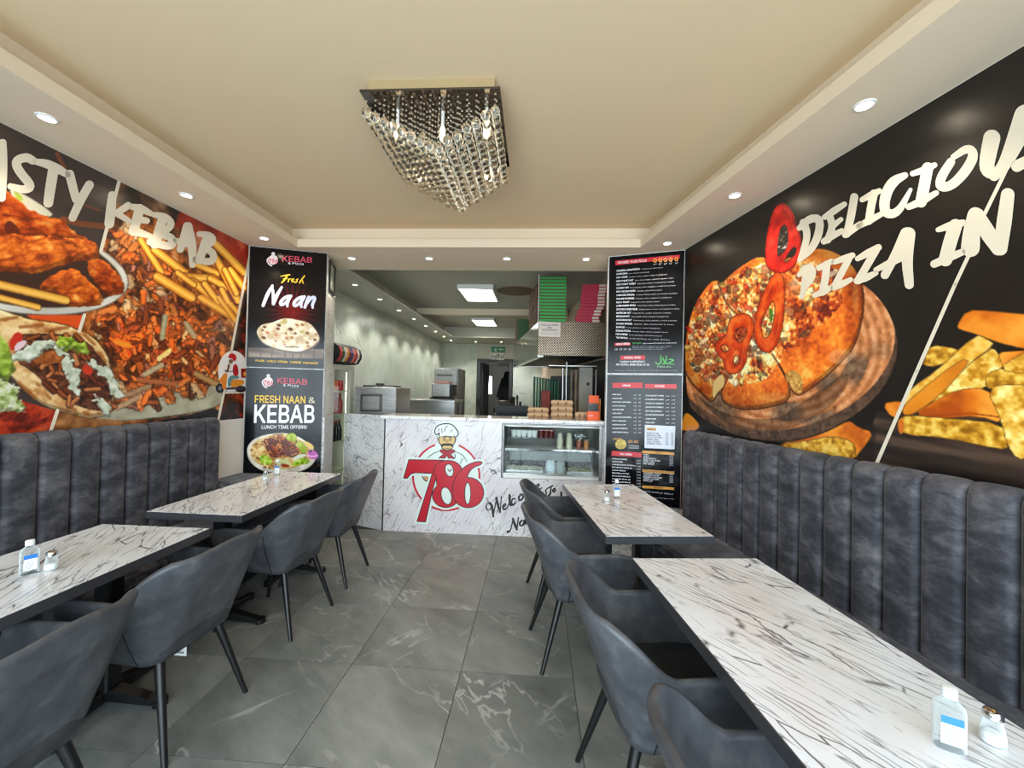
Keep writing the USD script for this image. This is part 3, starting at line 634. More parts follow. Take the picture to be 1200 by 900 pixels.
# board
brd = pg([(806, 470), (803, 430), (830, 340), (900, 305), (975, 315), (1012, 332), (1036, 355), (1050, 385), (1053, 412), (1045, 440), (1025, 468), (995, 492), (955, 511), (915, 518), (870, 513), (835, 498), (812, 482)])
cx_, cy_ = 922, 405
rr = np.hypot((R.X-cx_)/1.12, R.Y-cy_); th = np.arctan2(R.Y-cy_, R.X-cx_); gr = R.noise(30, 8, (1, 1))
ring = .5+.5*np.sin(rr*.62+gr*1.6); seg = np.sin(th*5+np.floor(rr/22)*2.1)
def board_col(w):
    a = ramp(.26*ring[w]+.74*gr[w], [(.2, (146, 84, 44)), (.5, (208, 130, 78)), (.8, (240, 182, 132))]); b = ramp(gr[w], [(.3, (66, 50, 42)), (.7, (128, 104, 84))])
    k = .8*np.clip((seg[w]-.2)*1.5, 0, 1)[..., None]*np.clip((R.Y[w]-395)/30, 0, 1)[..., None]; return a*(1-k)+b*k
R.fill(brd.buffer(1.5), (16, 12, 10)); R.fill(brd, lambda w: ramp(gr[w], [(.3, (52, 36, 28)), (.7, (112, 82, 62))]))
face = affinity.translate(brd, -3, -13).intersection(brd); R.fill(face, board_col)
R.fill(pg([(806, 452), (840, 482), (880, 492), (915, 490), (930, 478), (960, 458), (1000, 430), (985, 470), (930, 505), (870, 505), (825, 490)]).intersection(brd), lambda w: board_col(w)*.55, .75)
# pizza
piz = pg([(803, 430), (804, 398), (809, 372), (817, 352), (832, 331), (841, 328), (845, 334), (858, 320), (875, 308), (890, 300), (905, 306), (925, 303), (941, 297), (956, 291), (972, 293), (990, 302), (1004, 318), (1012, 340), (1012, 365), (1007, 388), (1000, 408), (982, 428), (962, 446), (941, 461), (934, 463), (924, 452), (926, 462), (921, 471), (905, 476), (880, 480), (862, 478), (848, 471), (846, 458), (840, 460), (835, 472), (826, 464), (814, 452), (806, 441)], 1)
tt = R.noise(20, 9); t2 = R.noise(55, 10); t3 = R.noise(11, 12)
side = np.clip((R.X-890)/60, 0, 1)
def crust(w): return ramp(t3[w]*.75+t2[w]*.25-.02*side[w], [(.28, (140, 44, 12)), (.42, (204, 86, 20)), (.55, (232, 126, 36)), (.72, (250, 180, 84))])
wob = R.noise(15, 17, (1.5, 1), .5)
def cheese(w):
    t = .5+(t3[w]-.5)*.8+(t2[w]-.5)*.55+(wob[w]-.5)*.6-.10*side[w]
    return ramp(t*.9+.04, [(.22, (84, 24, 14)), (.34, (166, 54, 20)), (.43, (216, 112, 38)), (.52, (236, 176, 90)), (.62, (246, 220, 160)), (.78, (250, 236, 204))])
R.fill(piz.buffer(1.3), (50, 22, 10)); R.fill(piz, crust, shade=4)
ins = piz.buffer(-1).intersection(pg([(806, 425), (806, 395), (814, 360), (836, 334), (868, 318), (895, 308), (945, 303), (972, 309), (987, 324), (988, 346), (980, 366), (964, 380), (944, 392), (924, 408), (913, 428), (902, 441), (885, 448), (862, 450), (848, 452), (836, 452), (820, 440)]))
R.fill(ins, cheese, warp=4)
pr_ = np.random.default_rng(5)
tops = [((50, 34, 32), 3.0, 46), ((190, 36, 20), 3.4, 34), ((232, 214, 176), 3.2, 26), ((112, 44, 30), 4.0, 44), ((96, 118, 50), 2.6, 22), ((222, 176, 90), 3.6, 22), ((160, 180, 150), 3.2, 16), ((150, 60, 30), 5.0, 26)]
spots = []
for c, r0, k in tops:
    for _ in range(k): spots.append((pr_.random(), c, r0))
spots.sort(key=lambda q: q[0])
x0, y0, x1, y1 = ins.bounds; shapely.prepare(ins)
for _, c, r0 in spots:
    for _try in range(20):
        x, y = pr_.uniform(x0, x1), pr_.uniform(y0, y1)
        if ins.contains(Point(x, y)) and (x < 905 or pr_.random() < .25): break
    a = pr_.uniform(0, 180); e = affinity.rotate(affinity.scale(Point(x, y).buffer(r0*pr_.uniform(.7, 1.35), 6), pr_.uniform(.8, 1.7), pr_.uniform(.5, .9)), a)
    e = Polygon([(px_+pr_.normal(0, r0*.16), py_+pr_.normal(0, r0*.16)) for px_, py_ in list(e.exterior.coords)[:-1]]).buffer(.2)
    jj = pr_.uniform(.8, 1.12); R.fill(e, np.array(c)*.42, .85); R.fill(affinity.translate(e, -.4, -.6).buffer(-.45), lambda w: np.array(c)*(jj*(.72+.56*t2[w]))[..., None]); R.fill(affinity.translate(affinity.scale(e, .4, .3), -.8, -1.), np.minimum(np.array(c)*1.35+24, 255), .6)
    if c == (52, 36, 32) and pr_.random() < .6: R.fill(e.buffer(-1.1), (170, 160, 130))
for p in (((842, 332), (852, 358), (868, 372)), ((905, 306), (900, 350), (890, 390)), ((846, 458), (858, 430), (880, 405)), ((926, 452), (915, 430), (905, 415))):
    R.fill(stroke(p, 2.4), (70, 26, 12))
for k in range(34):
    x, y = pr_.uniform(904, 986), pr_.uniform(312, 405)
    if not ins.contains(Point(x, y)): continue
    c = ((148, 34, 16), (104, 38, 24), (190, 74, 26), (84, 56, 34))[pr_.integers(4)]; r0 = pr_.uniform(3, 7)
    R.fill(affinity.rotate(affinity.scale(Point(x, y).buffer(r0, 8), 1.5, .7), pr_.uniform(-60, 20)), lambda w: np.array(c)*(.6+.8*t2[w])[..., None], .85, warp=5)
R.fill(ins, cheese, .34, warp=4)
edge_d = np.clip(np.hypot((R.X-905)/108, (R.Y-385)/92), 0, 1.3)
R.fill(piz, lambda w: R.col[w]*np.clip(1.14-.42*np.clip(edge_d[w]-.72, 0, 1)*2.2, .55, 1.14)[..., None])
for p, c in (((985, 418, 14, 9), (250, 214, 180)), ((905, 465, 16, 5), (240, 190, 120)), ((1003, 350, 4, 18), (240, 176, 96))):
    R.fill(affinity.scale(Point(p[0], p[1]).buffer(1), p[2], p[3]), c, .3)
R.fill(pg([(918, 438), (932, 432), (942, 446), (940, 462), (934, 462), (926, 452)]), lambda w: ramp(t2[w], [(.3, (170, 110, 40)), (.7, (238, 190, 104))]))
R.fill(pg([(836, 446), (848, 436), (850, 452), (842, 458), (835, 470)]), (222, 190, 120))
# pepper rings
def pepper(outer, holes, c, seed):
    f = R.noise(16, seed); o = pg(outer); h = unary_union([pg(q) for q in holes]) if holes else Polygon()
    R.fill(o.difference(h).buffer(.8), np.array(c[0])*.5)
    R.fill(o.difference(h), lambda w: ramp(f[w], [(.25, c[0]), (.5, c[1]), (.72, c[2])])); R.fill(o.buffer(-3.2).difference(h.buffer(1.6)).difference(o.buffer(-5)), c[2], .5)
z5 = Z(800, 220, 5.625); z6 = Z(800, 360, 5.625)
red = ((140, 12, 8), (208, 22, 16), (240, 60, 40)); org = ((176, 34, 4), (226, 66, 10), (250, 120, 40))
pepper(z5((560, 300), (580, 210), (610, 130), (655, 100), (700, 120), (740, 190), (750, 260), (785, 330), (775, 430), (740, 510), (680, 560), (610, 560), (555, 520), (545, 430)), [z5((640, 270), (665, 240), (690, 250), (700, 320), (690, 380), (660, 430), (620, 470), (630, 380)), z5((715, 400), (750, 385), (755, 430), (700, 490), (665, 495), (690, 440))], red, 21)
R.fill(pg(z5((632, 300), (665, 240), (690, 252), (700, 330), (690, 400), (655, 440), (622, 460))), lambda w: ramp(t2[w], [(.35, (30, 26, 24)), (.62, (66, 60, 54)), (.75, (190, 184, 176))]))
pepper(z5((480, 860), (510, 760), (560, 640), (600, 570), (635, 555), (665, 590), (672, 720), (668, 840), (650, 960), (610, 1060), (560, 1090), (500, 1060), (470, 960)), [z5((520, 860), (580, 760), (600, 740), (615, 800), (600, 900), (575, 980), (535, 1000), (515, 940))], org, 22)
R.fill(pg(z5((570, 790), (595, 800), (600, 860), (580, 900), (572, 850))), (86, 132, 30))
pepper(z6((300, 120), (330, 60), (400, 40), (450, 60), (475, 130), (450, 210), (420, 280), (420, 350), (390, 420), (320, 445), (280, 410), (275, 350), (225, 300), (215, 250), (250, 205), (290, 195)), [z6((340, 150), (390, 125), (430, 140), (420, 190), (380, 250), (345, 210)), z6((250, 260), (280, 240), (320, 270), (290, 300), (260, 290)), z6((330, 360), (345, 310), (375, 320), (380, 360), (350, 390))], org, 23)
# orange fruit slice at the lower left corner of the print
R.fill(pg([(798, 500), (803, 482), (812, 488), (822, 500), (812, 506), (798, 504)]), (226, 140, 30))
mural_r = thing('wall_mural', 'dark pizza mural with white brush lettering covering the right wall', 'wall mural')
R.build('print', mural_r, M['print'])
obj('print_edge', RIGHT.flat(shapely.box(-.30, .50, 0, 1.17), 0, .0015), colour((70, 30, 20), .35), mural_r)
LET = colour((222, 212, 192), .4)
def letters(plane, strokes, parent, name, mt, off=.0028, fat=0):
    g = unary_union([s.buffer(fat) for s in strokes]); obj(name, plane.flat(plane.pxg(g.simplify(.12)), off, .0008), mt, parent)
z1 = Z(900, 150, 4.5); z2 = Z(1040, 120, 4.2875)
S = lambda zf, w, *p: stroke(zf(*p), w)
DEL = {'D': [S(z1, (8, 7, 6, 3), (190, 500), (213, 560), (192, 640), (166, 700)), S(z1, (5, 8, 8, 8, 7, 4), (168, 528), (225, 475), (278, 478), (272, 560), (232, 640), (175, 692))],
 'E': [S(z1, 7, (330, 470), (345, 520), (318, 590)), S(z1, (5, 7, 5), (302, 470), (350, 438), (405, 402)), S(z1, (6, 4), (340, 520), (388, 482)), S(z1, (6, 7, 5), (298, 598), (340, 570), (392, 543))],
 'L': [S(z1, (8, 8, 7), (458, 365), (440, 470), (418, 560)), S(z1, (7, 6), (412, 562), (490, 508))],
 'I': [S(z1, (5, 7, 5), (500, 378), (550, 352), (590, 332)), S(z1, 8, (562, 345), (545, 420), (535, 490)), S(z1, (5, 7, 5), (480, 518), (535, 490), (600, 455))],
 'C': [S(z1, (6, 11, 11, 10, 8, 3), (725, 250), (655, 285), (615, 375), (620, 455), (690, 450), (755, 325))],
 'I2': [S(z2, (5, 7, 5), (130, 358), (190, 340), (240, 315)), S(z2, 12, (205, 330), (190, 410), (172, 500)), S(z2, (6, 8, 5), (110, 525), (175, 498), (248, 455))],
 'O': [S(z2, (8, 9, 9, 9, 10, 10, 8, 5), (322, 300), (275, 370), (262, 425), (320, 425), (395, 350), (442, 265), (410, 225), (335, 275))],
 'U': [S(z2, (18, 17, 15, 10), (528, 180), (508, 270), (500, 340), (545, 365)), S(z2, (10, 13, 20, 26), (540, 370), (590, 320), (650, 190), (700, 70))],
 'S': [S(z2, (12, 9), (655, 320), (760, 265))],
 'P': [S(z1, (7, 7, 4), (205, 745), (198, 810), (182, 892)), S(z1, (4, 7, 7, 6, 4), (166, 775), (215, 730), (240, 748), (232, 800), (192, 845))],
 'I3': [S(z1, 5, (272, 738), (335, 705)), S(z1, 7, (312, 720), (305, 800), (290, 865)), S(z1, (4, 6, 4), (248, 882), (300, 862), (332, 842))],
 'Z': [S(z1, (4, 6, 5), (350, 708), (400, 690), (448, 672)), S(z1, 6, (432, 685), (352, 838)), S(z1, (5, 6, 4), (348, 842), (390, 825), (438, 800))],
 'Z2': [S(z1, (4, 7, 6), (475, 690), (530, 660), (585, 630)), S(z1, 7, (572, 645), (478, 805)), S(z1, (6, 7, 4), (472, 806), (520, 790), (572, 765))],
 'A': [S(z1, (14, 9, 8), (735, 560), (680, 660), (620, 775)), S(z1, (14, 11, 9), (745, 560), (735, 700), (748, 825)), S(z1, (4, 7, 6), (572, 748), (650, 710), (740, 668))],
 'I4': [S(z2, (4, 8, 6), (258, 640), (320, 620), (382, 605)), S(z2, 14, (345, 620), (318, 700), (295, 790)), S(z2, (7, 8, 6), (238, 812), (300, 785), (380, 752))],
 'N': [S(z2, (16, 18, 20), (445, 565), (425, 650), (420, 730)), S(z2, (14, 17, 14), (455, 565), (510, 660), (560, 735)), S(z2, (14, 16, 14), (608, 465), (590, 600), (572, 735))]}
for k, sts in DEL.items(): letters(RIGHT, sts, mural_r, 'letter', LET, fat=.75 if k in 'DELII2CP' else 1.0)
for p in (((1213, 140), (1180, 192)), ((1180, 199), (1155, 250)), ((1137, 297), (1120, 333)), ((1120, 333), (1075, 435)), ((1075, 435), (1024, 552))):
    letters(RIGHT, [stroke(p, 4.4)], mural_r, 'dividing_line', LET, .0024)

# ---------------- left wall: chicken, wrap and kebab
L = Canvas(LEFT, -2.72, -.02, 1.20, 2.797, .0046, (60, 50, 47))
n = L.noise(4, 31); L.col += (n[..., None]-.45)*np.array([30, 24, 20])
a1, a2 = Z(0, 140, 6), Z(0, 280, 7.5); a3 = Z(0, 360, 6); a4 = Z(110, 210, 6); a5 = Z(110, 350, 6)
for p, w_ in ((((400, 240), (450, 340)), 5), (((440, 700), (560, 735), (730, 750)), 7), (((590, 600), (700, 640)), 2)): L.fill(stroke(a1(*p), w_), (150, 74, 40), .7)
panel = Polygon([(143, 205), (300, 285), (272, 405), (256, 490), (256, 520), (58, 520), (66, 478), (98, 372)])
mb, mc, md = L.noise(22, 32), L.noise(48, 33), L.noise(9, 35)
L.fill(panel, lambda w: ramp(mb[w], [(.25, (48, 26, 16)), (.45, (120, 62, 26)), (.6, (176, 96, 40)), (.75, (206, 150, 96))]))
L.fill(Polygon(a4((190, 10), (620, 215), (600, 330), (280, 190), (150, 160))), lambda w: ramp(md[w], [(.3, (40, 32, 28)), (.5, (110, 74, 54)), (.7, (196, 160, 128))]))
L.fill(Polygon(a4((610, 215), (1120, 450), (1060, 660), (860, 480), (700, 400), (560, 330))), lambda w: ramp(md[w], [(.3, (120, 34, 20)), (.55, (170, 52, 30)), (.75, (206, 92, 60))]))
plate = pg(a5((-60, 830), (140, 800), (400, 640), (700, 560), (870, 560), (905, 680), (885, 750), (700, 800), (400, 840), (100, 862), (-60, 870)), 1)
L.fill(pg(a5((500, 850), (700, 810), (890, 755), (880, 900), (300, 900)), 1), (26, 24, 22)); L.fill(plate.buffer(1), (90, 84, 70)); L.fill(plate, lambda w: ramp(md[w], [(.3, (150, 146, 122)), (.7, (192, 188, 164))]))
meat = Polygon([(121, 292), (135, 268), (160, 262), (188, 300), (225, 350), (258, 378), (268, 400), (262, 432), (252, 452), (225, 462), (200, 470), (160, 478), (135, 478), (142, 440), (118, 395), (100, 372), (146, 352)])
mr = np.random.default_rng(11); shapely.prepare(meat)
MS = [((52, 28, 20), (96, 50, 28)), ((130, 62, 24), (190, 98, 42)), ((176, 84, 30), (222, 130, 62)), ((196, 70, 20), (232, 116, 44)), ((150, 104, 66), (214, 176, 130)), ((80, 36, 24), (140, 68, 38)), ((120, 60, 50), (176, 112, 92))]
cl_ = L.noise(7, 47)
for k in range(520):
    while True:
        x, y = mr.uniform(95, 270), mr.uniform(260, 480)
        if meat.contains(Point(x, y)): break
    c = MS[mr.choice(len(MS), p=(.2, .2, .18, .12, .1, .12, .08))]; ln = mr.uniform(3, 15); an = mr.normal(.9, .9); wd = mr.uniform(4.5, 12.0)
    e = np.array([math.cos(an), math.sin(an)])*ln/2; j = mr.uniform(.85, 1.12)
    L.cap((x-e[0], y-e[1]), (x+e[0], y+e[1]), wd+1.6, [(-1, (34, 18, 12)), (1, (34, 18, 12))], .6, 1.0, k)
    L.cap((x-e[0], y-e[1]), (x+e[0], y+e[1]), wd, [(-1, np.array(c[0])*j), (-.2, np.array(c[1])*j), (.3, np.array(c[1])*j*.95), (1, np.array(c[0])*j*.6)], .4, 1.0, k)
band = np.exp(-((L.Y-405-(L.X-180)*.15)/28)**2)*np.exp(-((L.X-175)/60)**2)
L.fill(meat, lambda w: np.clip(L.col[w]*(.66+.75*cl_[w])[..., None]*(1+band[w][..., None]*np.array([.45, .18, -.1])), 0, 250))
for p, c in ((((480, 270), (560, 190), (500, 130)), (190, 180, 140)), (((650, 180), (700, 260)), (200, 170, 130)), (((360, 530), (470, 470)), (206, 180, 140)), (((720, 530), (860, 600)), (196, 150, 90)), (((200, 690), (380, 620)), (180, 140, 104)), (((160, 770), (300, 700)), (200, 160, 120)), (((320, 570), (560, 600)), (190, 106, 60))):
    q = a5(*p); L.cap(q[0], q[-1], 9, [(-1, np.array(c)*.55), (-.2, c), (.4, np.array(c)*.9), (1, np.array(c)*.5)], .4, .4, 3)
for p, w_ in ((((330, 430), (470, 650)), 9), (((430, 500), (640, 660)), 11), (((700, 590), (860, 660)), 9), (((620, 690), (830, 700)), 12), (((820, 700), (930, 760)), 9), (((690, 720), (930, 900)), 11), (((450, 690), (680, 830)), 13), (((900, 780), (940, 860)), 8), (((960, 640), (1050, 760)), 9), (((860, 560), (1010, 850)), 10), (((860, 460), (1050, 650)), 11), (((780, 740), (870, 860)), 9), (((590, 660), (700, 740)), 8), (((920, 640), (1000, 800)), 8)):
    p = a4(*p); L.cap(p[0], p[1], w_+2, [(-1, (120, 56, 14)), (1, (90, 40, 10))], .3); L.cap(p[0], p[1], w_, [(-1, (176, 100, 20)), (-.4, (238, 170, 56)), (.1, (250, 204, 96)), (.5, (232, 156, 44)), (1, (168, 88, 18))], .3, .15, 5)
for p, w_ in ((((760, 0), (940, 110)), 11), (((880, 0), (990, 150)), 8), (((960, 40), (1010, 100)), 8)):
    p = a5(*p); L.cap(p[0], p[1], w_, [(-1, (176, 96, 20)), (-.4, (232, 160, 50)), (.1, (246, 190, 84)), (1, (160, 80, 18))], .3, .15, 6)
# right-hand strip beyond the second line
L.fill(Polygon([(300, 283), (276, 405), (255, 495), (292, 495), (300, 400)]), lambda w: ramp(mb[w], [(.3, (24, 16, 14)), (.55, (70, 24, 16)), (.75, (150, 44, 26))]))
# plate of fried chicken (left panel)
rice = pg(a2((-60, 200), (600, 100), (900, 110), (1020, 190), (1100, 330), (1110, 440), (1000, 560), (800, 625), (500, 650), (200, 635), (-60, 600)), 2)
L.fill(pg(a1((60, 480), (160, 520), (380, 660), (340, 690), (200, 640), (90, 560)), 1), (206, 200, 176)); L.fill(pg(a1((90, 500), (150, 530), (165, 575), (120, 570)), 1), (170, 186, 70))
rim = stroke(a2((-80, 580), (150, 622), (450, 640), (720, 620), (930, 560), (1065, 470), (1105, 390), (1075, 290), (980, 185), (880, 110)), (7, 7, 7, 7, 7, 7, 6, 6, 5, 4), 3)
L.fill(rice, (58, 36, 28)); L.fill(rim.buffer(1.2), (120, 112, 100)); L.fill(rim, lambda w: ramp(md[w], [(.3, (186, 182, 172)), (.7, (216, 212, 204))]))
f1, f2 = L.noise(30, 41, (1.6, 1), .5), L.noise(16, 42)
def fried(w): 
    t = np.abs(f1[w]-.5)*3.2*.45+f2[w]*.62; return ramp(t, [(.2, (112, 40, 12)), (.38, (184, 76, 18)), (.55, (226, 118, 34)), (.75, (246, 176, 84))])
def fdark(w): return fried(w)*np.array([.86, .74, .66])
L.fill(pg(a1((-60, 460), (30, 478), (130, 570), (230, 650), (340, 690), (430, 700), (520, 790), (640, 860), (700, 930), (-60, 930)), 1), fdark, warp=3, shade=6)
L.fill(pg(a1((20, 760), (60, 700), (130, 760), (150, 820), (60, 830)), 1), (90, 30, 16))
L.fill(pg(a2((740, 180), (860, 150), (980, 240), (1020, 300), (1090, 400), (1100, 450), (1060, 500), (960, 500), (860, 430), (800, 320)), 2), fdark, warp=3, shade=6)
L.fill(pg(a2((320, 430), (420, 330), (560, 270), (640, 260), (740, 320), (860, 450), (915, 500), (900, 570), (830, 595), (640, 600), (590, 570), (500, 480), (420, 460)), 2), fried, warp=3, shade=6)
L.fill(pg(a2((-80, -30), (100, -40), (400, -30), (770, 0), (850, 50), (868, 110), (850, 170), (780, 182), (650, 190), (560, 230), (430, 262), (330, 300), (180, 292), (0, 280), (-80, 280)), 2).buffer(1), (80, 34, 14))
L.fill(pg(a2((-80, -30), (100, -40), (400, -30), (770, 0), (850, 50), (868, 110), (850, 170), (780, 182), (650, 190), (560, 230), (430, 262), (330, 300), (180, 292), (0, 280), (-80, 280)), 2), fried, warp=3, shade=6)
for p, w_ in ((((-60, 500), (330, 600)), 8), (((-60, 390), (575, 540)), 11)):
    p = a2(*p); L.cap(p[0], p[1], w_+2, [(-1, (90, 46, 14)), (1, (90, 46, 14))], .3); L.cap(p[0], p[1], w_, [(-1, (182, 112, 28)), (-.3, (238, 180, 76)), (.3, (242, 192, 92)), (1, (176, 104, 26))], .25, .1, 7)
# wrap
L.fill(Polygon(a2((230, 668), (725, 668), (690, 810), (560, 770), (300, 720))), (216, 78, 26))
L.fill(Polygon(a3((-60, 640), (130, 650), (390, 730), (350, 860), (330, 900), (-60, 900))), lambda w: ramp(f1[w], [(.3, (84, 18, 12)), (.5, (176, 46, 22)), (.72, (226, 128, 60))]))
L.fill(Polygon(a3((400, 735), (620, 780), (900, 800), (900, 900), (350, 900))), lambda w: ramp(mb[w], [(.3, (120, 70, 34)), (.7, (186, 126, 70))]))
bread = lambda w: ramp(f2[w]*.6+mc[w]*.4, [(.3, (176, 112, 58)), (.45, (222, 178, 118)), (.65, (240, 212, 160))])
L.fill(pg(a3((-60, 0), (60, 40), (200, 85), (450, 120), (560, 165), (640, 200), (740, 310), (775, 410), (800, 600), (785, 740), (700, 772), (600, 782), (430, 730), (330, 700), (250, 650), (120, 540), (-60, 300)), 1).buffer(1), (70, 42, 22))
L.fill(pg(a3((-60, 0), (60, 40), (200, 85), (450, 120), (560, 165), (640, 200), (740, 310), (775, 410), (800, 600), (785, 740), (700, 772), (600, 782), (430, 730), (330, 700), (250, 650), (120, 540), (-60, 300)), 1), bread, warp=1, shade=5)
for p in (((0, 90), (120, 70)), ((140, 140), (300, 125)), ((330, 165), (480, 140)), ((590, 190), (660, 260)), ((690, 320), (740, 380)), ((480, 700), (530, 725)), ((590, 740), (620, 755)), ((330, 620), (350, 640)), ((260, 540), (275, 550)), ((130, 530), (250, 640))): L.fill(stroke(a3(*p), 4), (150, 84, 36), .75)
inn = pg(a3((100, 190), (330, 182), (560, 205), (690, 330), (770, 430), (795, 600), (775, 730), (700, 732), (600, 715), (450, 655), (330, 555), (210, 440), (110, 390)), 1)
L.fill(inn, lambda w: ramp(mc[w], [(.3, (44, 24, 20)), (.6, (96, 52, 34)), (.8, (140, 84, 56))])); shapely.prepare(inn)
for k in range(70):
    x, y = mr.uniform(30, 132), mr.uniform(392, 482)
    if not inn.contains(Point(x, y)): continue
    an = mr.normal(.7, .6); ln = mr.uniform(5, 16); wd = mr.uniform(4, 8); e = np.array([math.cos(an), math.sin(an)])*ln/2; c = np.array([(150, 74, 34), (184, 100, 50), (110, 50, 30), (196, 120, 70)][mr.integers(4)])
    L.cap((x-e[0], y-e[1]), (x+e[0], y+e[1]), wd+1.5, [(-1, (40, 20, 14)), (1, (40, 20, 14))], .4); L.cap((x-e[0], y-e[1]), (x+e[0], y+e[1]), wd, [(-1, c*.6), (-.2, c*1.1), (1, c*.6)], .4, .5, k)
L.fill(pg(a3((200, 370), (370, 290), (450, 340), (430, 390), (300, 405)), 1), lambda w: ramp(mc[w], [(.3, (130, 66, 26)), (.7, (196, 112, 54))]))
L.fill(pg(a3((55, 260), (110, 165), (175, 200), (95, 320)), 1), (196, 44, 30)); L.fill(pg(a3((100, 260), (175, 225), (190, 260), (100, 325)), 1), (226, 196, 206))
L.fill(pg(a3((570, 430), (610, 390), (660, 440), (640, 480), (590, 470)), 1), (200, 56, 34))
green = lambda w: ramp(mc[w], [(.3, (84, 112, 22)), (.5, (136, 164, 44)), (.7, (190, 206, 100))])
L.fill(pg(a3((390, 240), (480, 190), (520, 235), (620, 245), (615, 310), (590, 330), (520, 300), (430, 295)), 1), green, warp=6, shade=3)
sauce = lambda w: ramp(mc[w], [(.3, (170, 182, 158)), (.6, (214, 220, 202)), (.8, (236, 238, 226))])
for p, w_ in ((((100, 370), (200, 320), (290, 270), (380, 245)), (8, 14, 12, 7)), (((390, 280), (480, 350)), 8), (((470, 390), (515, 460), (535, 590)), (12, 14, 9)), (((640, 390), (740, 450), (790, 540), (835, 625)), (9, 11, 11, 9)), (((685, 670), (740, 690), (755, 735)), (6, 11, 9)), (((655, 610), (680, 650)), 3)):
    g = stroke(a3(*p), w_); L.fill(g.buffer(.8), (90, 80, 60), warp=6); L.fill(g, sauce, warp=6, shade=2)
L.fill(pg(a3((-80, 180), (10, 190), (80, 320), (105, 430), (60, 525), (0, 480), (-80, 440)), 1), lambda w: green(w)*.7+np.array((170, 196, 90))*.3, warp=3, shade=5)
L.fill(pg(a3((-80, 480), (40, 500), (120, 560), (140, 650), (180, 700), (150, 740), (-80, 720)), 1), lambda w: ramp(mc[w], [(.3, (110, 132, 60)), (.5, (190, 200, 140)), (.65, (226, 228, 208)), (.8, (150, 160, 120))]), warp=7, shade=3)
mural_l = thing('wall_mural', 'chicken, wrap and kebab food mural with white brush lettering on the left wall', 'wall mural')
L.build('print', mural_l, M['print'])
KEB = [[S(a1, 7, (14, 165), (22, 330), (8, 550)), S(a1, 6, (14, 165), (-60, 560)), S(a1, 6, (-50, 420), (12, 400))],
 [S(a1, (7, 8, 8, 8, 8, 7, 5), (228, 290), (180, 262), (100, 292), (130, 365), (222, 470), (170, 498), (70, 470))],
 [S(a1, (5, 8, 8, 5), (255, 298), (330, 312), (410, 350), (470, 388)), S(a1, (10, 10, 9), (372, 350), (352, 470), (336, 585))],
 [S(a1, (8, 8, 7), (486, 385), (510, 480), (530, 560)), S(a1, (8, 8, 7), (625, 460), (565, 560), (507, 690))],
 [S(a4, (7, 9, 9), (125, 112), (118, 200), (105, 312)), S(a4, (6, 5), (238, 185), (158, 238)), S(a4, (5, 4), (165, 245), (240, 292))],
 [S(a4, (9, 9, 9), (318, 208), (298, 290), (275, 365)), S(a4, (5, 7, 4), (268, 195), (330, 205), (398, 242)), S(a4, (6, 5), (300, 280), (368, 292)), S(a4, (6, 7, 4), (268, 352), (320, 378), (390, 398))],
 [S(a4, (8, 9, 9), (478, 282), (455, 370), (425, 455)), S(a4, (4, 6, 6, 6), (420, 250), (500, 262), (555, 318), (470, 385)), S(a4, (6, 7, 7, 6), (470, 385), (555, 415), (545, 480), (392, 440))],
 [S(a4, (7, 6), (652, 330), (605, 492)), S(a4, (7, 8, 5), (662, 330), (690, 470), (690, 602)), S(a4, (4, 5), (572, 430), (690, 468))],
 [S(a4, (7, 8, 7), (795, 402), (770, 480), (738, 570)), S(a4, (4, 6, 6, 5), (738, 385), (812, 392), (842, 432), (772, 482)), S(a4, (5, 6, 6, 5), (772, 482), (845, 520), (830, 588), (712, 565))]]
for k in KEB: letters(LEFT, k, mural_l, 'letter', LET, fat=1.25)
for p in (((139, 213), (118, 293)), ((98.5, 369), (92.5, 388)), ((67, 481), (58, 508)), ((294.5, 289), (282.5, 350)), ((282.5, 350), (270.5, 413)), ((263, 456), (255.5, 492)), ((263, 460), (288, 459.5))):
    letters(LEFT, [stroke(p, 2.8 if p[0][0] > 200 else 4)], mural_l, 'dividing_line', LET, .0024)
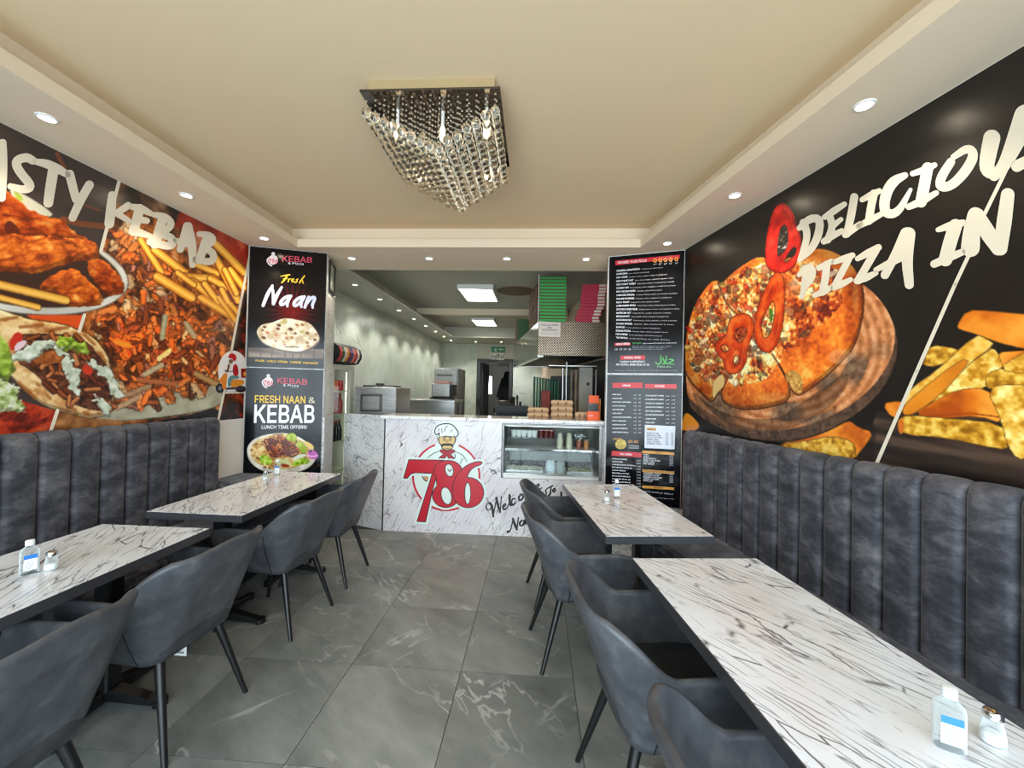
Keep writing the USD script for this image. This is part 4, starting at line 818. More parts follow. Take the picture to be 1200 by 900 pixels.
# the delivery rider badge printed at the mural's far end
e = Z(240, 400, 11.25)
def el(zf, x, y, rx, ry, a=0): 
    p = zf((x, y), (x+rx, y), (x, y+ry)); return affinity.rotate(affinity.scale(Point(*p[0]).buffer(1, 24), p[1][0]-p[0][0], p[2][1]-p[0][1]), a)
bd = [('badge', el(e, 370, 400, 198, 278).intersection(shapely.box(0, 0, 288.6, 900)), (232, 226, 224)),
 ('badge', unary_union([el(e, 195, 620, 55, 62), el(e, 470, 630, 70, 45)]).intersection(shapely.box(0, 0, 288.6, 900)), (40, 42, 48)), ('badge', el(e, 195, 620, 26, 30), (110, 112, 120)),
 ('badge', Polygon(e((180, 520), (250, 420), (290, 430), (275, 620), (240, 640), (215, 560))), (222, 130, 40)), ('badge', pg(e((340, 510), (430, 500), (500, 510), (520, 560), (420, 600), (330, 610)), 1), (222, 140, 40)),
 ('badge', Polygon(e((275, 610), (500, 600), (500, 625), (270, 640))), (70, 60, 80)),
 ('badge', pg(e((300, 600), (295, 520), (310, 470), (360, 445), (435, 450), (450, 490), (345, 500), (335, 600)), 1), (90, 136, 138)),
 ('badge', pg(e((360, 330), (400, 290), (430, 340), (440, 450), (370, 460)), 1), (178, 24, 40)), ('badge', Polygon(e((300, 300), (325, 305), (305, 400), (380, 380), (380, 395), (270, 410), (250, 375), (285, 380))), (100, 70, 50)),
 ('badge', pg(e((310, 240), (360, 235), (365, 280), (330, 300), (305, 275)), 1), (126, 96, 76)), ('badge', pg(e((300, 195), (330, 160), (380, 160), (408, 200), (405, 250), (370, 265), (360, 225), (305, 220)), 1), (190, 16, 34)),
 ('badge', Polygon(e((470, 360), (555, 360), (555, 480), (470, 480))).intersection(shapely.box(0, 0, 288.8, 900)), (140, 24, 30)), ('badge', el(e, 520, 430, 22, 30), (214, 160, 60))]
for k, (nm, g, c) in enumerate(bd):
    obj('rider_badge' if k == 0 else 'badge_print', LEFT.flat(LEFT.pxg(g), .0026+.0003*k, .0006), colour(c, .4), mural_l)
# ================================================================== POSTERS AND MENU BOARDS ON THE ANGLED COLUMNS
def text_on(plane, text, p0, p1, ptop, mt, parent, name='lettering', off=.012, bold=False, h=.0007):
    """text fitted between photo points p0, p1 (its baseline's ends) and up to ptop (above p0)"""
    (u0, z0), (u1, z1), (_, zt) = plane.uv(*p0), plane.uv(*p1), plane.uv(*ptop)
    m = meshkit.text_mesh(text, 1.0, .001, bold); lo, hi = m.bounds
    v = m.vertices.copy(); v[:, 0] = (v[:, 0]-lo[0])/(hi[0]-lo[0])*(u1-u0); v[:, 1] = v[:, 1]*(zt-z0)+(z1-z0)*0; v[:, 2] = (v[:, 2] > .0005)*h
    v[:, 1] += (v[:, 0]/(u1-u0))*(z1-z0)
    v[:, 0] += u0; v[:, 1] += z0
    m = trimesh.Trimesh(v, m.faces, process=False); m.apply_transform(plane.M(off))
    if np.linalg.det(plane.M()[:3, :3]) < 0: m.invert()
    if parent is None: return m
    return obj(name, m, mt, parent)
def board_thing(name, label, category, plane, u0, u1, z0, z1, edge=(30, 30, 32)):
    t = thing(name, label, category)
    obj('backing', cat([prism(shapely.box(u0, z0, u1, z1), .010, plane.M(0))]), colour(edge, .3), t)
    return t
PL = Plane((-2.688, 3.625, 0), (.634, .209, 0), (-1, 0, 0)); WL = math.hypot(.634, .209)
PM = Plane((.652, 3.904, 0), (.641, -.197, 0), (0, 0, 0)); WM = math.hypot(.641, .197)
WHT, YEL, RED, GOLD, GRN, BLK = colour((236, 238, 246), .4), colour((238, 190, 36), .4), colour((200, 28, 40), .4), colour((214, 150, 52), .4), colour((58, 176, 66), .4), colour((14, 14, 18), .4)
LAV = colour((206, 208, 246), .4); PINK = colour((196, 60, 84), .4)
def logo(parent, plane, x, y, k, off=.0115):
    """small crest: chef with a red 786 on a ring, red KEBAB beside it; (x, y) its top left, k photo pixels per unit"""
    q = lambda *p: [(x+a*k, y+b*k) for a, b in p]
    f = lambda g, o: plane.flat(plane.pxg(g), off+o, .0005)
    obj('crest', f(unary_union([stroke(q((2, 7), (0, 10), (3, 15), (6, 16)), 1.5*k), affinity.scale(Point(*q((7.5, 9))[0]).buffer(1), 5.6*k, 5.6*k)]), 0), colour((224, 210, 212), .4), parent)
    obj('crest', f(unary_union([affinity.scale(Point(*q((7.6, 2))[0]).buffer(1), 2.2*k, 1.9*k), Polygon(q((6, 2.5), (9.2, 2.5), (8.9, 5), (6.3, 5)))]), .0004), colour((214, 212, 214), .4), parent)
    tm = text_on(plane, '786', q((2.2, 13))[0], q((13, 13.2))[0], q((2.2, 7.8))[0], PINK, parent, 'crest', off+.0008, True)
    text_on(plane, 'KEBAB', q((18, 10.8))[0], q((53, 12.6))[0], q((18, 4.2))[0], PINK, parent, 'lettering', off+.0004, True)
    text_on(plane, '& Pizza', q((25, 14.3))[0], q((43, 15.2))[0], q((25, 11.6))[0], WHT, parent, 'lettering', off+.0006, False)
# ---- fresh naan poster
pu = board_thing('poster', 'tall dark poster of a naan bread under the words Fresh Naan, upper left column', 'poster', PL, .004, WL-.004, 1.675, 2.794)
C1 = Canvas(PL, .008, WL-.008, 1.68, 2.79, .0035, (17, 15, 15))
b1, b2 = Z(288, 285, 12), Z(288, 360, 12)
dx, dy = C1.X-343, C1.Y-366; rays = (.5+.5*np.cos(np.arctan2(dx, -dy)*26))*np.exp(-(np.hypot(dx*1.2, dy)/30)**2); C1.col += rays[..., None]*np.array([80, 6, 6])+np.exp(-(np.hypot(dx, dy)/20)**2)[..., None]*np.array([50, 5, 5])
wn = C1.noise(18, 51, (6, 1)); C1.fill(Polygon(b2((40, 570), (1140, 590), (1130, 790), (40, 760))), lambda w: ramp(wn[w], [(.3, (84, 70, 62)), (.5, (126, 110, 98)), (.7, (160, 146, 132))]))
C1.fill(Polygon(b2((40, 700), (1140, 730), (1140, 900), (40, 900))), (34, 36, 38), .85)
for xx in (225, 380, 560, 670, 780, 960): C1.fill(stroke(b2((xx, 600), (xx-10+.06*(xx-600), 780)), .7), (70, 58, 50))
nb = pg(b2((155, 350), (180, 290), (240, 240), (370, 220), (440, 190), (520, 160), (620, 155), (720, 180), (860, 205), (940, 260), (1000, 340), (1040, 420), (1030, 470), (960, 540), (860, 600), (740, 630), (560, 610), (420, 580), (260, 510), (190, 440)), 1)
C1.fill(affinity.translate(nb, 1.2, 2.2), (110, 92, 84)); n1 = C1.noise(26, 52); C1.fill(nb, lambda w: ramp(n1[w], [(.3, (206, 178, 140)), (.5, (236, 220, 188)), (.7, (246, 240, 220))]))
rr2 = np.random.default_rng(3)
for x, y, r, c in [(268, 280, 26, 0), (240, 325, 20, 0), (470, 255, 32, 0), (458, 305, 28, 0), (635, 310, 34, 0), (720, 250, 24, 1), (800, 250, 28, 1), (870, 365, 24, 0), (258, 430, 32, 0), (425, 475, 20, 1), (700, 370, 24, 0), (650, 430, 26, 1), (570, 370, 20, 1), (435, 390, 24, 2), (870, 500, 28, 1), (975, 460, 24, 0), (990, 385, 14, 0), (555, 200, 40, 3), (500, 220, 30, 3), (790, 350, 30, 3), (580, 440, 30, 2), (310, 360, 30, 2), (550, 530, 20, 2), (880, 545, 16, 1)]:
    C1.fill(affinity.rotate(el(b2, x, y, r, r*.62), 20), ((88, 44, 26), (150, 96, 44), (200, 112, 84), (190, 178, 110))[c], .85)
C1.fill(stroke(b2((560, 555), (640, 562), (700, 556), (750, 568)), 1.0), (110, 80, 60))
C1.build('print', pu, M['board'], .0102)
logo(pu, PL, *b1((300, 130))[0], 1.0)
F = lambda zf, w, *p: stroke(zf(*p), w, 2)
letters(PL, [F(b1, (1.2, 2, 1.6), (500, 470), (570, 455), (625, 450)), F(b1, (2, 2.2, 1.4), (590, 455), (555, 520), (510, 560)), F(b1, 1.6, (535, 505), (585, 500)), F(b1, 1.5, (612, 505), (600, 550)), F(b1, (1.5, 1), (605, 525), (640, 500)), F(b1, 1.4, (650, 530), (685, 515), (672, 500), (648, 520), (655, 552), (690, 545)), F(b1, 1.5, (740, 508), (710, 518), (735, 540), (700, 560)), F(b1, 1.8, (830, 465), (785, 520), (760, 562)), F(b1, 1.4, (770, 535), (805, 515), (800, 545), (815, 568))], pu, 'lettering', YEL, .0115)
letters(PL, [F(b1, (3, 4.6, 4), (380, 600), (310, 720), (250, 880)), F(b1, (2.5, 4, 3.4), (375, 605), (395, 720), (390, 850)), F(b1, (3, 4.6, 3.6), (510, 625), (440, 740), (395, 860)),
  F(b1, (3.6, 4, 3.6, 3.4), (640, 745), (560, 760), (490, 830), (500, 880), (560, 850), (630, 760)), F(b1, (3.4, 4, 3), (640, 745), (590, 830), (590, 890)),
  F(b1, (3.6, 4, 3.6, 3.4), (830, 755), (750, 770), (675, 840), (690, 895), (750, 860), (820, 770)), F(b1, (3.4, 4, 3), (830, 755), (780, 840), (785, 900)),
  F(b1, (3.4, 4.2, 3.6), (890, 760), (860, 830), (835, 905)), F(b1, (3, 4, 4, 3), (860, 860), (930, 760), (985, 770), (940, 860), (945, 910))], pu, 'lettering', LAV, .0115)
for i, (tx, xa, xb) in enumerate((('PLAIN', 145, 270), ('GARLIC', 300, 435), ('KEEMA', 455, 595), ('CHEESE', 622, 782), ('PESHWARI', 812, 1020))):
    text_on(PL, tx, b2((xa, 765+.045*(xa-145)))[0], b2((xb, 765+.045*(xb-145)))[0], b2((xa, 738+.045*(xa-145)))[0], YEL, pu, off=.0115, bold=True)
# ---- fresh naan and kebab poster
plw = board_thing('poster', 'tall dark poster reading Fresh Naan & Kebab, over a loaded plate, lower left column', 'poster', PL, .004, WL-.006, .42, 1.667)
C2 = Canvas(PL, .008, WL-.010, .425, 1.663, .0035, (13, 14, 18))
b3, b4 = Z(288, 430, 12), Z(288, 490, 12)
n2, n3 = C2.noise(20, 61), C2.noise(44, 62)
for x, y, r in ((980, 340, 60), (1000, 620, 80), (20, 620, 30)): C2.fill(el(b4, x, y, r, r*.8), lambda w: ramp(n2[w], [(.4, (16, 14, 16)), (.75, (90, 56, 36))]), .6)
disc = pg(b4((22, 450), (40, 380), (110, 300), (230, 245), (380, 215), (560, 205), (720, 245), (860, 330), (950, 430), (990, 560), (950, 640), (860, 710), (740, 755), (560, 770), (400, 765), (230, 735), (100, 650), (40, 560)), 1)
C2.fill(disc.buffer(.4), (120, 110, 100)); C2.fill(disc, lambda w: ramp(n2[w], [(.3, (206, 196, 180)), (.7, (240, 236, 226))]))
nn = pg(b4((60, 450), (110, 350), (230, 280), (400, 225), (560, 215), (700, 260), (840, 340), (930, 440), (960, 540), (900, 610), (740, 680), (560, 720), (330, 715), (180, 640), (90, 560)), 1)
C2.fill(nn, lambda w: ramp(n3[w]*.6+n2[w]*.4, [(.34, (140, 92, 44)), (.46, (206, 160, 88)), (.6, (232, 206, 150))]))
for x, y, r in ((150, 360, 20), (90, 450, 18), (170, 560, 24), (270, 690, 26), (340, 700, 20), (240, 330, 20), (400, 690, 18), (120, 530, 16)): C2.fill(el(b4, x, y, r, r*.7), (84, 52, 32), .7)
gl = lambda w: ramp(n3[w], [(.3, (96, 128, 16)), (.5, (150, 186, 34)), (.7, (206, 222, 110))])
C2.fill(pg(b4((195, 570), (230, 505), (300, 520), (360, 570), (380, 630), (300, 660), (220, 640)), 1), gl); C2.fill(pg(b4((640, 640), (720, 580), (820, 550), (900, 580), (880, 640), (760, 650), (690, 690)), 1), gl)
C2.fill(pg(b4((400, 580), (560, 560), (640, 610), (600, 660), (440, 650)), 1), lambda w: ramp(n3[w], [(.3, (170, 176, 100)), (.7, (222, 220, 170))])); C2.fill(pg(b4((480, 645), (560, 640), (630, 665), (600, 690), (500, 680)), 1), (150, 50, 26))
C2.fill(pg(b4((660, 560), (740, 510), (850, 500), (860, 530), (740, 570), (680, 590)), 1), (214, 222, 204))
mp = pg(b4((235, 350), (270, 300), (400, 275), (520, 250), (590, 290), (700, 370), (770, 470), (740, 510), (660, 560), (600, 540), (520, 510), (440, 560), (340, 530), (300, 440)), 1); shapely.prepare(mp)
C2.fill(mp, (96, 50, 32)); rr3 = np.random.default_rng(9)
for k in range(90):
    x, y = b4((rr3.uniform(230, 770), rr3.uniform(240, 560)))[0]
    if not mp.contains(Point(x, y)): continue
    a = rr3.normal(.5, .7); ee = np.array([math.cos(a), math.sin(a)])*rr3.uniform(1.2, 3.2); c = np.array(((150, 66, 30), (196, 100, 48), (214, 140, 84), (120, 54, 50), (170, 96, 92))[rr3.integers(5)])
    C2.cap((x-ee[0], y-ee[1]), (x+ee[0], y+ee[1]), rr3.uniform(1.5, 3), [(-1, c*.5), (-.2, c*1.1), (1, c*.6)], .4, .4, k)
for p in (((570, 280), (600, 220), (660, 205), (710, 230), (715, 290), (670, 330), (600, 310)), ((720, 330), (770, 320), (830, 370), (865, 440), (840, 490), (780, 480), (740, 400))):
    C2.fill(pg(b4(*p), 1).buffer(.3), (80, 100, 20)); C2.fill(pg(b4(*p), 1), lambda w: ramp(n2[w], [(.3, (140, 164, 30)), (.7, (206, 216, 110))]))
C2.fill(pg(b4((690, 360), (715, 300), (730, 310), (705, 375)), 1), (60, 80, 20)); C2.fill(pg(b4((820, 330), (860, 320), (960, 380), (960, 450), (900, 420)), 1), (232, 200, 120))
C2.fill(pg(b4((870, 470), (920, 440), (1000, 470), (1030, 530), (1000, 575), (920, 580), (880, 540)), 1), (190, 90, 170)); C2.fill(pg(b4((880, 450), (930, 440), (950, 470), (910, 490)), 1), (90, 30, 90)); C2.fill(stroke(b4((885, 520), (940, 545), (1010, 520)), 1.2), (236, 196, 232))
C2.build('print', plw, M['board'], .0102)
logo(plw, PL, *b3((232, 100))[0], 1.0)
def sx_text(plane, s, zf, xa, ya, xb, yb, top, mt, par, off=.0115): text_on(plane, s, zf((xa, ya))[0], zf((xb, yb))[0], zf((xa, top))[0], mt, par, off=off, bold=True)
sx_text(PL, 'FRESH NAAN', b3, 132, 500, 842, 512, 398, YEL, plw); text_on(PL, '&', b3((888, 505))[0], b3((978, 508))[0], b3((888, 425))[0], colour((220, 210, 180), .4), plw, off=.0115)
sx_text(PL, 'KEBAB', b3, 120, 780, 968, 780, 532, WHT, plw); sx_text(PL, 'LUNCH TIME OFFERS!', b3, 228, 866, 862, 866, 820, WHT, plw)
# ---- menu boards
def bar_on(plane, zf, pts, mt, par, name='banner', off=.0108): obj(name, plane.flat(plane.px(zf(*pts)), off, .0006), mt, par)
mu = board_thing('menu_board', 'black pizza menu board with a red banner, upper part of the right column', 'menu board', PM, .006, WM-.004, 1.690, 2.794, (196, 196, 190))
obj('print', PM.flat(shapely.box(.012, 1.695, WM-.006, 2.790), .010, .0006), plain('menu_black', (13, 13, 17), .14, specular_ior_level=.22), mu)
c1, c2, c3, c4 = Z(708, 290, 12), Z(708, 360, 12), Z(708, 435, 12), Z(708, 515, 12)
bar_on(PM, c1, ((158, 190), (1060, 108), (1060, 160), (160, 258)), RED, mu)
text_on(PM, 'CHOOSE YOUR PIZZA', c1((192, 235))[0], c1((600, 203))[0], c1((192, 205))[0], WHT, mu, bold=True)
for k, (x, y) in enumerate(((715, 190), (790, 186), (862, 182), (936, 176), (1016, 170))):
    obj('pizza_icon', PM.flat(PM.pxg(el(c1, x, y, 27, 29)), .0115, .0006), colour((232, 150, 50), .4), mu); obj('pizza_icon', PM.flat(PM.pxg(el(c1, x, y, 16, 17)), .0122, .0006), colour((170, 70, 24), .4), mu)
    text_on(PM, ('7"', '9"', '10"', '12"', '14"')[k], c1((x-20, y+66))[0], c1((x+24, y+62))[0], c1((x-20, y+46))[0], WHT, mu)
rows = [('ORIGINAL MARGHERITA', 'Cheese & tomato sauce'), ('HAWAIIAN', 'Ham, cheese & pineapple'), ('HOT LOVER', 'Cheese, onion, green chillies & jalapenos'), ('MEAT FEAST HOT', 'Spicy beef, chicken, pepperoni & green chillies'), ('MEAT FEAST SWEET', 'Spicy beef, chicken, sweetcorn & pineapple'), ('CLASSIC VEG', 'Mushrooms, onion, peppers, sweetcorn & tomato'), ('BBQ CHICKEN PIZZA', 'Chicken, onion & bbq sauce'), ('TANDOORI SPECIAL', 'Tandoori chicken, onion, mixed peppers & chillies'), ('CHICKEN SUPREME', 'Chicken, onion, peppers & sweetcorn'), ('MEAT FEAST', 'Pepperoni, ham, beef & salami'), ('LAMB DONER PIZZA', 'Lamb doner, onion, mixed peppers & chillies'), ('CHICKEN DONER PIZZA', 'Chicken doner, onion, mixed peppers & chillies'),
    ('AMERICAN HOT', 'Pepperoni, onion & green chillies'), ('MEXICAN HOT', 'Spicy beef, onion, peppers & jalapenos'), ('VEGETARIAN HOT', 'Mushrooms, onion, peppers, chillies & tomato'), ('ITALIAN SPECIAL', 'Salami, ham, mushroom & olives'), ('SEAFOOD', 'Tuna, prawns, onion & peppers'), ('KEBAB PIZZA', 'Doner meat, onion & garlic sauce'), ('FIVE CHEESE', 'Five cheeses & tomato sauce'), ('THE SPECIAL', 'Everything on one pizza')]
ry = [318.9, 322.7, 326.7, 331, 334.9, 339, 343.2, 347.4, 351.6, 355.6, 359.6, 363.8, 368.0, 372.0, 376.2, 380.4, 384.6, 388.7, 392.8, 396.8]
nw = [328, 150, 152, 240, 270, 172, 268, 258, 250, 186, 272, 300, 210, 190, 222, 232, 124, 212, 164, 170]; dw = [300, 290, 540, 540, 520, 640, 350, 580, 510, 400, 540, 570, 540, 530, 610, 560, 480, 500, 460, 560]
for k, (a, b) in enumerate(rows):
    y = ry[k]; x0 = 722.8-.012*(y-318); sl = -.085+.125*(y-318)/80; x1 = x0+nw[k]/12; x2 = x1+1.6; x3 = min(x2+dw[k]/12, 797)
    text_on(PM, a, (x0, y), (x1, y+sl*(x1-x0)), (x0, y-2.0), WHT, mu, bold=True)
    text_on(PM, b, (x2, y+sl*(x2-x0)), (x3, y+sl*(x3-x0)), (x2, y+sl*(x2-x0)-1.25), colour((188, 188, 196), .4), mu, h=.0004)
bar_on(PM, c2, ((148, 505), (372, 497), (372, 540), (148, 545)), RED, mu); text_on(PM, 'GARLIC BREAD', c2((170, 534))[0], c2((358, 528))[0], c2((170, 508))[0], WHT, mu, bold=True)
text_on(PM, 'Fresh garlic', c2((398, 520))[0], c2((525, 515))[0], c2((398, 496))[0], GRN, mu); text_on(PM, 'with cheese & tomato or mushrooms', c2((540, 520))[0], c2((1020, 510))[0], c2((540, 504))[0], WHT, mu)
for i, yy in enumerate((560, 580, 602)): text_on(PM, ('Please ask for sauces on your base', 'Extra toppings priced by size of pizza', 'Stuffed crust available on request')[i], c2((398, yy))[0], c2((940-60*i, yy-3))[0], c2((398, yy-14))[0], colour((150, 152, 170), .4), mu)
for i, s_ in enumerate(('2.50', '3.00', '3.50', '4.00')): text_on(PM, s_, c2((150+62*i, 606))[0], c2((192+62*i, 605))[0], c2((150+62*i, 580))[0], WHT, mu)
bar_on(PM, c2, ((230, 684), (575, 680), (575, 738), (230, 740)), RED, mu); text_on(PM, 'SPECIAL OFFER', c2((285, 724))[0], c2((515, 722))[0], c2((285, 698))[0], WHT, mu, bold=True)
text_on(PM, 'TUESDAY & WEDNESDAY', c2((220, 780))[0], c2((578, 778))[0], c2((220, 757))[0], WHT, mu, bold=True); text_on(PM, 'ANY EXTRA LARGE PIZZA £7.50', c2((165, 820))[0], c2((636, 822))[0], c2((165, 793))[0], WHT, mu, bold=True)
letters(PM, [F(c2, (.8, 1.7, 1.7, 1.3, .8), (792, 676), (800, 730), (800, 775), (765, 806), (728, 792), (724, 768)), F(c2, (.9, 1.7, 1.5), (822, 706), (836, 745), (858, 785)), F(c2, (.9, 1.6, 1.6, 1.2), (872, 684), (874, 735), (866, 778), (838, 800), (818, 792)), F(c2, (.7, 1.5, 1.5, 1.5, 1.2), (905, 742), (935, 728), (985, 750), (940, 764), (915, 790), (866, 796)), F(c2, 1.0, (915, 790), (950, 806), (985, 800))], mu, 'emblem', GRN, .0115)
text_on(PM, 'HALAL', c2((745, 850))[0], c2((950, 850))[0], c2((745, 822))[0], colour((150, 200, 150), .4), mu)
text_on(PM, 'Allergy advice: please ask a member of our team before you order your food', c2((150, 897))[0], c2((1030, 897))[0], c2((150, 884))[0], colour((170, 170, 176), .4), mu)
ml = board_thing('menu_board', 'black menu board with red and gold banners, lower part of the right column', 'menu board', PM, .008, WM-.006, .50, 1.682, (150, 150, 148))
obj('print', PM.flat(shapely.box(.014, .505, WM-.008, 1.677), .010, .0006), 'placeholder' if False else UsdShade.Material.Get(stage, '/World/Looks/menu_black'), ml)
bar_on(PM, c3, ((118, 165), (542, 160), (542, 240), (118, 235)), RED, ml); bar_on(PM, c3, ((575, 178), (1020, 182), (1020, 248), (575, 242)), RED, ml)
text_on(PM, 'KEBABS', c3((262, 215))[0], c3((372, 214))[0], c3((262, 190))[0], WHT, ml, bold=True); text_on(PM, 'BURGERS', c3((718, 222))[0], c3((850, 224))[0], c3((718, 198))[0], WHT, ml, bold=True)
kb = ['DONER KEBAB', 'CHICKEN DONER', 'MIXED DONER & CHICKEN KEBAB', 'CHICKEN TIKKA KEBAB', 'LAMB TIKKA KEBAB', 'SHISH KEBAB', 'CHICKEN SHISH KEBAB SPECIAL', 'KOFTA KEBAB MEAL', 'DONER BOX & CHIPS', 'CHICKEN DONER BOX', 'MIXED DONER BOX SPECIAL']
for k, s_ in enumerate(kb):
    y = 335+k*52.8; w_ = (120, 138, 258, 180, 160, 130, 268, 200, 190, 214, 226)[k]
    text_on(PM, s_, c3((118, y))[0], c3((118+w_, y+.015*w_))[0], c3((118, y-16))[0], WHT, ml, bold=True)
    for x in (415, 480): text_on(PM, f'{4+(k*3)%4}.{(50, 90)[k%2]}', c3((x, y+6))[0], c3((x+38, y+6))[0], c3((x, y-10))[0], WHT, ml)
bg = ['1/4 POUNDER WITH CHEESE', '1/2 POUNDER WITH CHEESE', 'CHICKEN FILLET BURGER XXL', 'CHICKEN FILLET & CHEESE XL', 'SPICY BEAN BURGER XL', 'PERI PERI CHICKEN BURGER', 'VEGGIE BURGER', 'FISH BURGER']
for k, s_ in enumerate(bg):
    y = 352+k*54; w_ = (258, 254, 262, 258, 240, 258, 150, 130)[k]
    text_on(PM, s_, c3((580, y))[0], c3((580+w_, y+2))[0], c3((580, y-18))[0], WHT, ml, bold=True)
    for x in (865, 948): text_on(PM, f'{3+(k*2)%4}.{(50, 99)[k%2]}', c3((x, y+6))[0], c3((x+48, y+7))[0], c3((x, y-10))[0], WHT, ml)
obj('pasta_picture', PM.flat(PM.pxg(el(c4, 235, 65, 80, 72)), .0112, .0006), grainy('pasta_print', (110, 84, 30), (232, 206, 90), 60, .4), ml)
text_on(PM, 'PASTA', (719, 515.4), (729, 515.6), (719, 513), GOLD, ml, bold=True); text_on(PM, '£5.50', (736.5, 518.6), (748, 519), (736.5, 515.6), GOLD, ml, bold=True)
for i in range(2): bar_on(PM, c4, ((345, 78+i*30), (492, 82+i*30), (492, 98+i*30), (345, 94+i*30)), colour((150, 150, 158), .4), ml, 'print_block')
bar_on(PM, c4, ((108, 157), (527, 182), (527, 250), (106, 226)), RED, ml); text_on(PM, 'SIDE ORDERS', c4((222, 212))[0], c4((390, 224))[0], c4((222, 188))[0], WHT, ml, bold=True)
sd = ['CHIPS & CHEESE', 'CHEESY CHIPS', 'CHICKEN NUGGETS & CHIPS (6)', 'BBQ WINGS & CHIPS (6)', 'ONION RINGS', 'MOZZARELLA STICKS', 'HOT CHICKEN WINGS (6)', 'JALAPENO BITES (6)', 'GARLIC MUSHROOMS (8)', 'COLESLAW TUB']
for k, s_ in enumerate(sd):
    y = 275+k*40; w_ = (212, 150, 330, 278, 192, 240, 258, 256, 262, 140)[k]
    text_on(PM, s_, c4((112, y))[0], c4((112+w_, y+.06*w_))[0], c4((112, y-17))[0], WHT, ml, bold=True); text_on(PM, f'{2+k%4}.{(50, 20)[k%2]}', c4((458, y+28))[0], c4((515, y+31))[0], c4((458, y+10))[0], WHT, ml)
for (ya, yb, nm, items) in ((152, 180, 'DIPS', ['GARLIC', 'CHILLI', 'MAYO & KETCHUP', 'SWEET CHILLI & BBQ', 'BURGER SAUCE', 'MINT YOGHURT']), (415, 448, 'MILKSHAKES & DESSERTS', ['STRAWBERRY, VANILLA', 'CHOCOLATE, BANANA', 'BROWNIES & ICE CREAM', 'CHEESECAKE SLICES', 'FUDGE CAKE']), (642, 670, 'DRINKS', [])):
    bar_on(PM, c4, ((538, ya), (985, yb), (985, yb+38), (538, ya+38)), GOLD, ml)
    xm = 762; hw = len(nm)*6.5 if nm != 'DRINKS' else 42
    text_on(PM, nm, c4((xm-hw*1.6, ya+.063*(xm-hw*1.6-538)+28))[0], c4((xm+hw*1.6, ya+.063*(xm+hw*1.6-538)+28))[0], c4((xm-hw*1.6, ya+.063*(xm-hw*1.6-538)+10))[0], BLK, ml, bold=True)
    for i, s_ in enumerate(items):
        y = ya+62+i*26; text_on(PM, s_, c4((552, y))[0], c4((552+len(s_)*13, y+.06*len(s_)*13))[0], c4((552, y-15))[0], WHT, ml, bold=True); text_on(PM, '0.50', c4((920, y+22))[0], c4((968, y+25))[0], c4((920, y+8))[0], WHT, ml)
text_on(PM, 'CANS 1.00   BOTTLES 2.50   WATER 1.00', c4((540, 730))[0], c4((970, 775))[0], c4((540, 714))[0], WHT, ml); text_on(PM, 'Open seven days a week', c4((700, 818))[0], c4((980, 838))[0], c4((700, 808))[0], WHT, ml)
pn = thing('notice', 'white paper price list taped over the lower menu board', 'notice')
obj('sheet', PM.flat(PM.px([(755.8, 497.6), (791.4, 499.4), (790.6, 525.8), (789, 526.4), (755.2, 524.8)]), .0125, .0009), colour((214, 220, 236), .5), pn)
bar_on(PM, lambda *p: p, ((758, 501), (768.8, 501.4), (768.8, 504.6), (758, 504.2)), GOLD, pn, 'heading_block', .0134)
text_on(PM, 'DEALS', (759, 503.8), (767.8, 504.2), (759, 501.6), BLK, pn, off=.0139, bold=True)
for i, s_ in enumerate(('BURGER & CHIPS', 'WRAP & CAN', 'PIZZA FOR TWO', 'KIDS BOX & DRINK', 'FAMILY BUCKET', 'DONER TRAY')):
    y = 508+i*2.5; text_on(PM, s_, (758, y), (772+i%3*2, y+.6), (758, y-1.7), BLK, pn, off=.0134, bold=True); text_on(PM, '5.99', (780, y+.8), (783.4, y+.9), (780, y-.9), BLK, pn, off=.0134, bold=True); text_on(PM, '7.99', (786, y+1), (789, y+1.1), (786, y-.7), BLK, pn, off=.0134, bold=True)
# small framed certificate on the inside of the left column
ct = thing('picture_frame', 'small black framed certificate high on the inner side of the left column', 'picture frame')
CJ = Plane((-2.054, 3.834, 0), (-.131, .426, 0), (0, 4, 0))
q_ = [CJ.uv(388.3, 300.5), CJ.uv(392.2, 307), CJ.uv(391.3, 331.5), CJ.uv(387.6, 327)]
us = [a for a, _ in q_]; zs = [b for _, b in q_]; uu0, uu1, zz0, zz1 = .07, .34, 2.46, 2.76
obj('frame', CJ.flat(shapely.box(uu0, zz0, uu1, zz1).difference(shapely.box(uu0+.02, zz0+.02, uu1-.02, zz1-.02)), 0, .018), BLK, ct); obj('sheet', CJ.flat(shapely.box(uu0+.02, zz0+.02, uu1-.02, zz1-.02), 0, .008), colour((150, 160, 150), .2), ct)
# ================================================================== COUNTER
CP = Plane((-1.591, 4.2475, 0), (1, 0, 0), (0, 0, 0))
ctr = thing('service_counter', 'white marbled service counter with a red 786 chef emblem, across the back', 'counter')
FY = 4.2475
hole = shapely.box(-.352, .598, .688, 1.168)
front = shapely.box(-1.591, 0, .70, 1.178).difference(hole)
fm = prism(front, .03); fm.apply_transform(np.array([[1, 0, 0, 0], [0, 0, 1, FY], [0, 1, 0, 0], [0, 0, 0, 1.]])); fm.invert()
obj('front_panel', fm, M['marble_front'], ctr)
A0, A1 = np.array([-1.602, 4.2505]), np.array([-2.135, 4.452])
dd = (A1-A0)/np.linalg.norm(A1-A0); nn_ = np.array([-dd[1], dd[0]])*-1
if nn_[1] < 0: nn_ = -nn_
obj('side_panel', quad_prism([A0, A1, A1+nn_*.03, A0+nn_*.03], 0, 1.212), M['marble_side'], ctr)
obj('corner_strip', cyl(.008, 0, 1.178, -1.5965, FY+.003, 12), M['black'], ctr)
